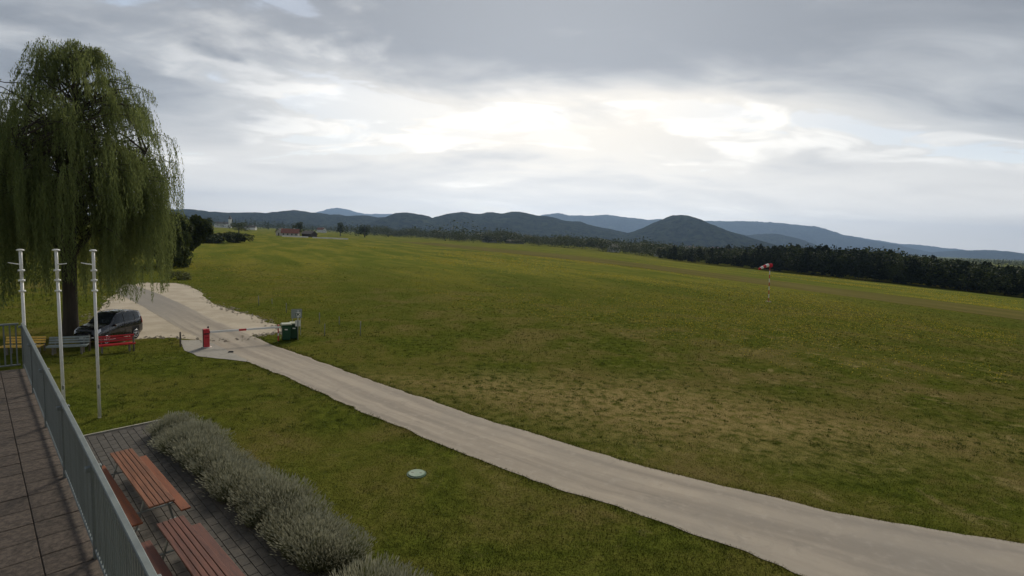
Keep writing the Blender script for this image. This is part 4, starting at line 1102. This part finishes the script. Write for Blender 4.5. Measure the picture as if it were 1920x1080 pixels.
BELT = [(690, 441, 428), (740, 444, 428), (800, 448, 432), (850, 453, 434), (900, 455, 435), (960, 458, 438), (1020, 462, 440), (1080, 467, 444), (1140, 473, 449), (1200, 480, 456), (1260, 487, 462), (1330, 494, 466), (1400, 501, 468)]
def belt_spots():
    r = np.random.default_rng(8); out = []
    bx = [e[0] for e in BELT]
    for i in range(620):
        px = r.uniform(690, 1390); fy = np.interp(px, bx, [e[1] for e in BELT]); ty = np.interp(px, bx, [e[2] for e in BELT])
        b = spot(px, fy); dep = r.random() ** 1.4 * 260
        k = 1 + dep / b.y; x, y = b.x * k, b.y * k
        wob = (vnoise(px * 0.035, 3.3) - 0.5) * 11
        h = at_depth(px, ty + wob + r.normal(0, 1.5), y).z - float(gz(x, y))
        h *= r.uniform(0.65, 1.05)
        h = max(2.0, h); out.append((x, y, h, h * r.uniform(0.9, 1.5)))
    return out
wood('tree_belt', 'belt of mixed dark and pale trees across the middle field edge', belt_spots(), ['round', 'round', 'bush'], 240, [M_LEAF_D, M_LEAF_D, M_LEAF_M, M_LEAF_P], 9)
def far_spots():
    r = np.random.default_rng(12); out = []
    for i in range(2600):
        d = 520 + 1500 * r.random() ** 0.9; px = r.uniform(330, 2000)
        if px < 640 and d < 800: d += 500
        x = (px - 960) / FPX * d; h = r.uniform(7, 15) * (0.6 + 0.9 * vnoise(px * 0.013, d * 0.004))
        if px > 1250: h *= 0.8
        out.append((x, d, h, h * r.uniform(1.0, 1.6)))
    return out
wood('far_woodland', 'far dark woodland spread between the fields and the hills', far_spots(), ['round', 'bush', 'conifer'], 60, [M_LEAF_D, M_LEAF_D, M_LEAF_M], 13)

# ------------------------------------------------------------------ far buildings
def house(px, base_y, depth, w, d, wall_h, roof_h, rz, wall, roof, label, name='house', windows=0, cat='house', group=None):
    q = at_depth(px, base_y, depth); z = float(gz(q.x, depth))
    o = empty(name, (q.x, depth, z), rz, label, cat, group)
    if q.z - z > 0.5: o.location.z = z
    mb = MB(); x, y = w / 2, d / 2
    mb.add([(-x, -y, 0), (x, -y, 0), (x, y, 0), (-x, y, 0), (-x, -y, wall_h), (x, -y, wall_h), (x, y, wall_h), (-x, y, wall_h), (-x, 0, wall_h + roof_h), (x, 0, wall_h + roof_h)],
           [(0, 1, 5, 4), (2, 3, 7, 6), (0, 4, 8, 7, 3), (1, 2, 6, 9, 5)])
    mb.build('wall', wall, o)
    rf = MB(); e = 0.5
    for s in (-1, 1):
        n0 = Vector((0, s * roof_h, y)).normalized() * 0.25
        a = [Vector((-x - e, s * (y + e), wall_h - roof_h * e / y)), Vector((x + e, s * (y + e), wall_h - roof_h * e / y)), Vector((x + e, 0, wall_h + roof_h)), Vector((-x - e, 0, wall_h + roof_h))]
        rf.add([p + Vector((0, 0, .02)) for p in a] + [p + n0 for p in a], [(0, 1, 2, 3), (7, 6, 5, 4), (0, 4, 5, 1), (1, 5, 6, 2), (2, 6, 7, 3), (3, 7, 4, 0)])
    r2 = rf.build('roof', roof, o)
    MB().box((w * 0.2, d * 0.12, wall_h + roof_h + 0.2), (0.6, 0.6, 1.4)).build('chimney', wall, r2)
    wm = mat('dark window', (0.03, 0.035, 0.04), 0.3)
    for k in range(windows):
        MB().box((-x + w * (k + 0.5) / windows, -y - 0.03, wall_h * 0.55), (1.0, 0.08, 1.2)).build('window', wm, o)
    if windows: MB().box((-x - 0.03, 0, 1.1), (0.08, 1.1, 2.2)).build('door', mat('brown door', (0.08, 0.05, 0.03), 0.7), o)
    return o
W_CREAM = mat('far cream wall', (0.46, 0.43, 0.37), 0.9); W_WHITE = mat('far white wall', (0.80, 0.80, 0.77), 0.9)
R_RED = mat('red brown roof tiles', (0.20, 0.070, 0.045), 0.85, var=0.25, scale=0.7); R_GREY = mat('grey brown roof', (0.13, 0.11, 0.10), 0.85, scale=0.7)
house(545, 441, 400, 12, 8, 2.6, 3.0, R(14), W_CREAM, R_RED, 'farmhouse with red tiled roof at the far field edge', 'farmhouse', 4)
house(580, 441, 408, 9, 7, 2.4, 2.2, R(-20), mat('dark boards', (0.07, 0.05, 0.04), 0.9), R_GREY, 'dark shed right of the red roofed farmhouse', 'shed', 2, 'shed')
house(528, 441, 410, 6, 6, 3.0, 2.4, R(70), W_CREAM, R_GREY, 'pale gabled outbuilding left of the red roofed farmhouse', 'outbuilding', 1)
def low_strip(px0, px1, y0, depth, label):  # white panels standing in for an unidentified low white streak
    a = at_depth(px0, y0, depth); b = at_depth(px1, y0, depth)
    o = empty('white_strip', ((a.x + b.x) / 2, depth, 0), 0, label, 'wall', 'low white walls by the farm')
    n = max(3, int((b.x - a.x) / 3.2)); w = (b.x - a.x) / n
    for k in range(n):
        MB().box((a.x + w * (k + 0.5) - o.location.x, 0, 0.42), (w - 0.12, 0.25, 0.84), None, 0.04).build('panel', W_WHITE, o)
low_strip(529, 578, 441, 372, 'low white wall running in front of the red roofed farmhouse')
low_strip(586, 653, 442, 366, 'longer low white wall running on beyond the dark shed')
def church(px, depth):
    q = at_depth(px, 425, depth); o = empty('church', (q.x, depth, 0), R(8), 'white church with a slim tower far behind the hedge', 'church')
    MB().box((-8, 0, 4), (26, 10, 8)).build('nave', W_WHITE, o)
    mb = MB(); mb.add([(-21.5, -5.6, 7.8), (5.5, -5.6, 7.8), (5.5, 5.6, 7.8), (-21.5, 5.6, 7.8), (-21.5, 0, 12), (5.5, 0, 12)], [(0, 1, 5, 4), (2, 3, 4, 5), (0, 4, 3), (1, 2, 5), (0, 3, 2, 1)]); mb.build('roof', R_GREY, o)
    MB().box((8, 0, 9), (5, 5, 18)).build('tower', W_WHITE, o)
    mb = MB(); mb.add([(5, -3, 18), (11, -3, 18), (11, 3, 18), (5, 3, 18), (8, 0, 27)], [(0, 1, 4), (1, 2, 4), (2, 3, 4), (3, 0, 4), (0, 3, 2, 1)]); mb.build('spire', R_GREY, o)
church(424, 1080)
house(1150, 470, 455, 9, 7, 4.6, 2.6, R(30), W_WHITE, W_CREAM, 'white house with pale gable in the middle of the tree belt', 'house', 2)
house(1234, 476, 420, 7, 6, 4.2, 2.4, R(-15), W_WHITE, R_GREY, 'small white house at the tree belt, right of the pale gabled one', 'house', 2)
house(918, 452, 560, 16, 8, 2.6, 1.6, R(5), mat('pale grey sheeting', (0.42, 0.42, 0.40), 0.7), W_CREAM, 'long pale farm shed among the middle trees', 'farm_shed', 0, 'shed')
house(965, 455, 555, 20, 8, 2.4, 1.4, R(-4), mat('pale grey sheeting', (0.42, 0.42, 0.40), 0.7), W_CREAM, 'long pale farm shed right of its twin among the middle trees', 'farm_shed', 0, 'shed')
house(470, 434, 820, 16, 9, 4, 3, R(10), W_WHITE, R_GREY, 'distant white house between hedge and farmhouse', 'house', 0)
house(603, 432, 900, 14, 9, 5, 3.4, R(-25), W_WHITE, R_RED, 'distant white house above the dark shed', 'house', 0)
rv = random.Random(4)
for i in range(16):
    px = 1165 + i * 13 + rv.uniform(-5, 5)
    d = rv.uniform(1500, 1900)
    house(px, 455, d, rv.uniform(10, 18), rv.uniform(8, 11), rv.uniform(5, 8), 4, rv.uniform(-0.6, 0.6), W_WHITE, R_RED if i % 3 else R_GREY, 'tiny white village house at the foot of the cone shaped hill', 'village_house', 0, 'house', 'village under the cone shaped hill')

# ------------------------------------------------------------------ hills
def hill_mat():
    mt, nt, b = nodes_of('wooded hillside')
    ge = new(nt, 'ShaderNodeNewGeometry'); P = ge.outputs['Position']
    a = n_noise(nt, P, 0.0035, 5, 0.6); f = n_noise(nt, P, 0.03, 4, 0.7)
    c = n_mix(nt, n_range(nt, f, 0.35, 0.65), (0.008, 0.013, 0.008), (0.040, 0.052, 0.024))
    c = n_mix(nt, n_math(nt, 'MULTIPLY', n_range(nt, a, 0.62, 0.70), 0.6), c, (0.085, 0.100, 0.040))
    nt.links.new(c, b.inputs['Base Color']); b.inputs['Roughness'].default_value = 1.0; b.inputs['Specular IOR Level'].default_value = 0.0
    n_bump(nt, b, f, 1.0, 30.0)
    return mt
M_HILL = hill_mat()
def hill(name, depth, pts, spread, seed, drop=-30):
    pts = sorted(pts); x0, x1 = pts[0][0], pts[-1][0]
    n = int((x1 - x0) / 2.0) + 2; m2 = 42
    px = np.linspace(x0, x1, n); py = np.interp(px, [p[0] for p in pts], [p[1] for p in pts])
    C = [at_depth(a, b, depth) for a, b in zip(px, py)]
    cx = np.array([c.x for c in C]); cz = np.array([c.z for c in C])
    cz = np.convolve(np.pad(cz, 2, 'edge'), np.ones(5) / 5, 'valid')
    t = np.linspace(-1, 1, m2); TT, CX = np.meshgrid(t, cx, indexing='ij'); _, CZ = np.meshgrid(t, cz, indexing='ij')
    wob = (fbm(CX / 420.0, TT * 3 + seed, 4, seed) - 0.47) * 2
    prof = np.cos(np.clip(np.abs(TT + 0.10 * wob * (1 - np.abs(TT))), 0, 1) * math.pi / 2) ** 1.25
    Y = depth + TT * spread + 0.10 * spread * wob * (1 - np.abs(TT))
    Z = drop + (CZ - drop) * prof
    gul = (fbm(CX / 160.0, TT * spread / 160.0, 4, seed + 5) - 0.47)
    Z = Z + gul * 0.55 * np.maximum(CZ, 20) * np.abs(TT) * (1 - np.abs(TT)) * 2
    Z = Z + (fbm(CX / 22.0, Y / 22.0, 2, seed + 9) - 0.37) * depth * 0.0030
    return tag(grid_mesh(name, CX * (Y / depth) ** 0.0, Y, Z, M_HILL), None, kind='structure')
H_A = [(150, 404), (250, 402), (310, 400), (337, 396), (358, 392), (378, 398), (407, 397), (428, 400), (489, 399), (498, 401.5), (524, 399), (542, 396), (565, 395), (591, 401), (600, 399), (620, 403.5), (635, 402), (655, 406.5), (687, 404), (714, 408.5), (731, 408), (800, 416), (860, 426), (900, 436)]
H_B = [(690, 424), (715, 413), (731, 407), (743, 400.6), (757, 398), (775, 400), (798, 404), (813, 410), (840, 419), (870, 430)]
H_C = [(770, 425), (800, 413), (813, 409), (839, 402), (862, 398), (877, 398), (885, 401.5), (902, 402), (919, 398), (936, 401), (950, 400), (964, 398), (987, 400), (1006, 405), (1034, 408), (1057, 413.6), (1085, 416), (1107, 423), (1141, 430), (1167, 436), (1200, 447)]
H_D = [(960, 418), (1000, 408), (1017, 404), (1040, 400), (1068, 404), (1099, 405), (1130, 403), (1152, 404), (1172, 409), (1186, 408), (1211, 413), (1237, 411), (1275, 412), (1313, 413.6), (1366, 415.5), (1391, 414.5), (1433, 417), (1464, 419), (1509, 424), (1537, 430), (1568, 441), (1594, 449), (1616, 450), (1639, 455), (1661, 464.5), (1700, 474)]
H_E = [(1120, 455), (1167, 442), (1183, 436), (1212, 426), (1237, 413.6), (1259, 404), (1270, 402.5), (1279, 402.6), (1293, 406.6), (1316, 416), (1349, 430), (1380, 440), (1400, 447), (1450, 462)]
H_F = [(1330, 452), (1360, 440), (1380, 438), (1397, 442), (1419, 440), (1447, 438), (1464, 441), (1487, 450), (1507, 459), (1560, 466), (1600, 468), (1640, 472), (1680, 478)]
H_G = [(1520, 444), (1571, 442), (1602, 445), (1642, 452), (1678, 457.5), (1715, 459), (1746, 464), (1777, 466), (1796, 471.6), (1840, 478), (1900, 486)]
H_H = [(1700, 492), (1760, 481), (1788, 474), (1813, 470), (1858, 469), (1886, 474), (1920, 482), (1980, 490), (2060, 494)]
H_P = [(560, 411), (590, 402), (608, 396), (632, 390), (649, 392), (665, 398), (690, 402), (715, 402), (735, 401), (770, 408), (820, 415)]
hill('hill', 3600, H_A, 900, 1); hill('hill', 3000, H_B, 520, 2); hill('hill', 3200, H_C, 760, 3)
hill('hill', 9200, H_D, 1700, 4); hill('hill', 2900, H_E, 560, 5); hill('hill', 5200, H_F, 800, 6)
hill('hill', 11600, H_G, 1600, 7); hill('hill', 7400, H_H, 1100, 8); hill('mountain', 12500, H_P, 1500, 9)

# ------------------------------------------------------------------ grass, flowers, stones
def blades(name, label, region, n, hmin, hmax, wid, seed, clump=None):
    r = np.random.default_rng(seed)
    XY = region(r, n); n = len(XY)
    z = gz(XY[:, 0], XY[:, 1])
    h = r.uniform(hmin, hmax, n) * (0.55 + 0.9 * fbm(XY[:, 0] * 0.6, XY[:, 1] * 0.6, 3, seed))
    an = r.random(n) * 2 * np.pi; tilt = r.normal(0, 0.45, (n, 2))
    s = np.stack([np.cos(an), np.sin(an), np.zeros(n)], -1) * (wid * r.uniform(0.6, 1.3, n))[:, None]
    c = np.stack([XY[:, 0], XY[:, 1], z - 0.005], -1)
    tip = c + np.stack([tilt[:, 0] * h, tilt[:, 1] * h, h], -1)
    o = soup(name, np.stack([c - s, c + s, tip], 1), M_BLADE, r.random(n))
    return tag(o, label, 'grass', kind='stuff')
# polygons that stay free of grass
def inside(P, XY):
    P = np.asarray(P); x, y = XY[:, 0], XY[:, 1]; c = np.zeros(len(XY), bool); j = len(P) - 1
    for i in range(len(P)):
        xi, yi, xj, yj = P[i, 0], P[i, 1], P[j, 0], P[j, 1]
        with np.errstate(divide='ignore', invalid='ignore'):
            k = ((yi > y) != (yj > y)) & (x < (xj - xi) * (y - yi) / (yj - yi + 1e-12) + xi)
        c ^= k; j = i
    return c
ROAD_POLY = np.concatenate([R_FIELD, R_LAWN[::-1]]); LOT_POLY = np.array([(q.x, q.y) for q in LOT_RIM])
APR_POLY = np.array([spot(*p, 0.0).xy for p in [(339, 638), (346, 657), (370, 668), (407, 673), (453, 677), (470, 680), (440, 664), (410, 650), (385, 638)]])
PAT_POLY = np.array([bp(PATIO_A0 - .1, 8).xy, bp(PATIO_A0 + 13, 8).xy, bp(PATIO_A0 + 13, -4.2).xy, bp(PATIO_A0 - 0.25, -4.2).xy])
HOUSE_POLY = np.array([bp(-0.1, 0).xy, bp(30, 0).xy, bp(30, 14).xy, bp(-0.1, 14).xy])
def free(XY):
    k = np.ones(len(XY), bool)
    for P in (ROAD_POLY, LOT_POLY, APR_POLY, PAT_POLY, HOUSE_POLY): k &= ~inside(P, XY)
    return XY[k]
def view_region(y0, y1, power, fade_in=None, fade_out=None):
    """Places scattered over the strip of ground in front of the building, denser near by and thinning out at both ends."""
    def f(r, n):
        t = r.random(n); y = y0 + (y1 - y0) * t ** power
        x = (r.uniform(-1.06, 1.06, n)) * y
        wob = (fbm(x * 0.15, y * 0.15, 3, 6.0) - 0.45) * 14
        k = np.ones(n)
        if fade_in: k *= np.clip((y + wob - fade_in[0]) / (fade_in[1] - fade_in[0]), 0, 1)
        if fade_out: k *= np.clip((fade_out[1] - y - wob) / (fade_out[1] - fade_out[0]), 0, 1)
        return free(np.stack([x, y], -1)[r.random(n) < k])
    return f
blades('grass', 'short turf of the lawn and field near the road', view_region(8, 50, 1.7, None, (22, 50)), 520000, 0.02, 0.06, 0.007, 31)
blades('tall_grass', 'longer tufted grass of the open field', view_region(18, 130, 1.5, (22, 60), (70, 130)), 300000, 0.05, 0.12, 0.02, 32)
def road_verge(r, n):
    out = []
    for E, sgn in ((R_FIELD, 1), (R_LAWN, -1)):
        k = r.integers(0, len(E) - 1, n // 2); t = r.random(n // 2)[:, None]
        p = E[k] * (1 - t) + E[k + 1] * t
        d = E[k + 1] - E[k]; d /= np.linalg.norm(d, axis=1)[:, None] + 1e-9
        nr = np.stack([-d[:, 1], d[:, 0]], -1) * sgn
        out.append(p + nr * (np.abs(r.normal(0, 0.16, (n // 2, 1))) - 0.05))
    XY = np.concatenate(out); k = ~inside(LOT_POLY, XY) & ~inside(APR_POLY, XY)
    return XY[k]
blades('verge_grass', 'ragged fringe of grass along both road edges', road_verge, 36000, 0.02, 0.06, 0.009, 33)
def tufts():
    r = np.random.default_rng(61); n = 9000; y = 17 + 85 * r.random(n) ** 1.1; x = r.uniform(-0.95, 1.05, n) * y
    keep = (fbm(x * 0.09, y * 0.09, 4, 8.0) + 0.12 * (x > -6)) > 0.50
    C = free(np.stack([x, y], -1)[keep]); out = []
    for c in C:
        m = 22; R0 = r.uniform(0.05, 0.22); h0 = r.uniform(0.035, 0.10)
        an = r.random(m) * 6.283; k = np.sqrt(r.random(m)) * R0
        b = np.stack([c[0] + k * np.cos(an), c[1] + k * np.sin(an), np.full(m, float(gz(*c)) - 0.01)], -1)
        a2 = r.random(m) * 6.283; sd = np.stack([np.cos(a2), np.sin(a2), 0 * a2], -1) * 0.011
        tip = b + np.stack([np.cos(an) * 0.6 * h0, np.sin(an) * 0.6 * h0, h0 * r.uniform(0.6, 1.2, m)], -1)
        out.append(np.stack([b - sd, b + sd, tip], 1))
    V = np.concatenate(out); mt = leaf_mat('dark weed tufts', (0.040, 0.058, 0.010), (0.105, 0.125, 0.026), 0.3)
    tag(soup('weeds', V, mt, r.random(len(V))), 'dark green weed tufts dotted over the open field', 'weeds', kind='stuff')
tufts()
M_FLOWER = leaf_mat('yellow flower heads', (0.36, 0.27, 0.010), (0.62, 0.48, 0.030), 0.1)
def flowers():
    r = np.random.default_rng(41); n = 420000
    y = 28 + 190 * r.random(n) ** 1.0; x = r.uniform(-1.0, 1.0, n) * y
    XY = free(np.stack([x, y], -1)); x, y = XY[:, 0], XY[:, 1]
    s = x * RW_D.x + y * RW_D.y; q = -x * RW_D.y + y * RW_D.x
    dn = fbm(s * 0.022, q * 0.06, 4, 2.0) + 0.35 * (fbm(x * 0.25, y * 0.25, 3, 4.0) - 0.45)
    hot = np.exp(-(((x - 22) / 26) ** 2 + ((y - 52) / 16) ** 2)) * 0.42
    keep = r.random(len(x)) < np.clip((dn + hot - 0.45) * 2.8, 0.0, 0.8) * np.clip((y + 0.5 * x - 36) / 25, 0, 1)
    rs = np.hypot(x - 0, 0)
    rel = np.abs(-(x - RW_A.x) * RW_D.y + (y - RW_A.y) * RW_D.x) > 16.5
    XY = XY[keep & rel]; m3 = len(XY)
    c = np.stack([XY[:, 0], XY[:, 1], gz(XY[:, 0], XY[:, 1]) + r.uniform(0.06, 0.16, m3)], -1)
    a = r.random(m3) * 6.28; k = r.uniform(0.02, 0.05, m3)[:, None] * np.clip(c[:, 1] / 70, 0.8, 2.2)[:, None]
    u = np.stack([np.cos(a), np.sin(a), r.normal(0, 0.5, m3)], -1) * k; v = np.stack([-np.sin(a), np.cos(a), r.normal(0, 0.5, m3)], -1) * k
    tag(soup('yellow_flowers', np.stack([c - u, c - v, c + u, c + v], 1), M_FLOWER, r.random(m3)), 'small yellow flowers scattered in bands over the field', 'flowers', kind='stuff')
flowers()
def stones():
    r = np.random.default_rng(51); mb = MB(); P = LOT_POLY
    for i in range(700):
        k = r.integers(0, len(P)); p = P[k] + r.normal(0, 0.35, 2)
        if p[1] < 30 or p[0] < -26: 
            if r.random() < 0.6: continue
        s = r.uniform(0.04, 0.16)
        vs = [Vector((dx * s * r.uniform(.6, 1), dy * s * r.uniform(.6, 1), dz * s * 0.6 * r.uniform(.6, 1))) + Vector((p[0], p[1], 0.01)) for dx, dy, dz in ((1, 0, 0), (0, 1, 0), (-1, 0, 0), (0, -1, 0), (.2, .1, 1), (-.1, 0, -1))]
        mb.add(vs, [(0, 1, 4), (1, 2, 4), (2, 3, 4), (3, 0, 4), (1, 0, 5), (2, 1, 5), (3, 2, 5), (0, 3, 5)])
    tag(mb.build('gravel', mat('pale loose stone', (0.42, 0.36, 0.27), 0.95, var=0.35, scale=2)), 'loose pale stones scattered round the rim of the gravel lot', 'stones', kind='stuff')
stones()

# ------------------------------------------------------------------ air
def build_haze():
    mt = bpy.data.materials.new('haze air'); mt.use_nodes = True; nt = mt.node_tree; nt.nodes.clear()
    pv = nt.nodes.new('ShaderNodeVolumePrincipled'); out = nt.nodes.new('ShaderNodeOutputMaterial')
    pv.inputs['Color'].default_value = (0.42, 0.63, 1.0, 1); pv.inputs['Density'].default_value = 6.8e-5; pv.inputs['Anisotropy'].default_value = 0.45
    nt.links.new(pv.outputs[0], out.inputs['Volume'])
    mt.cycles.homogeneous_volume = True
    o = MB().box((0, 7200, 420), (38000, 15800, 960)).build('haze', mt)
    tag(o, 'thin blue haze filling the air over the valley', 'haze', kind='stuff')
build_haze()
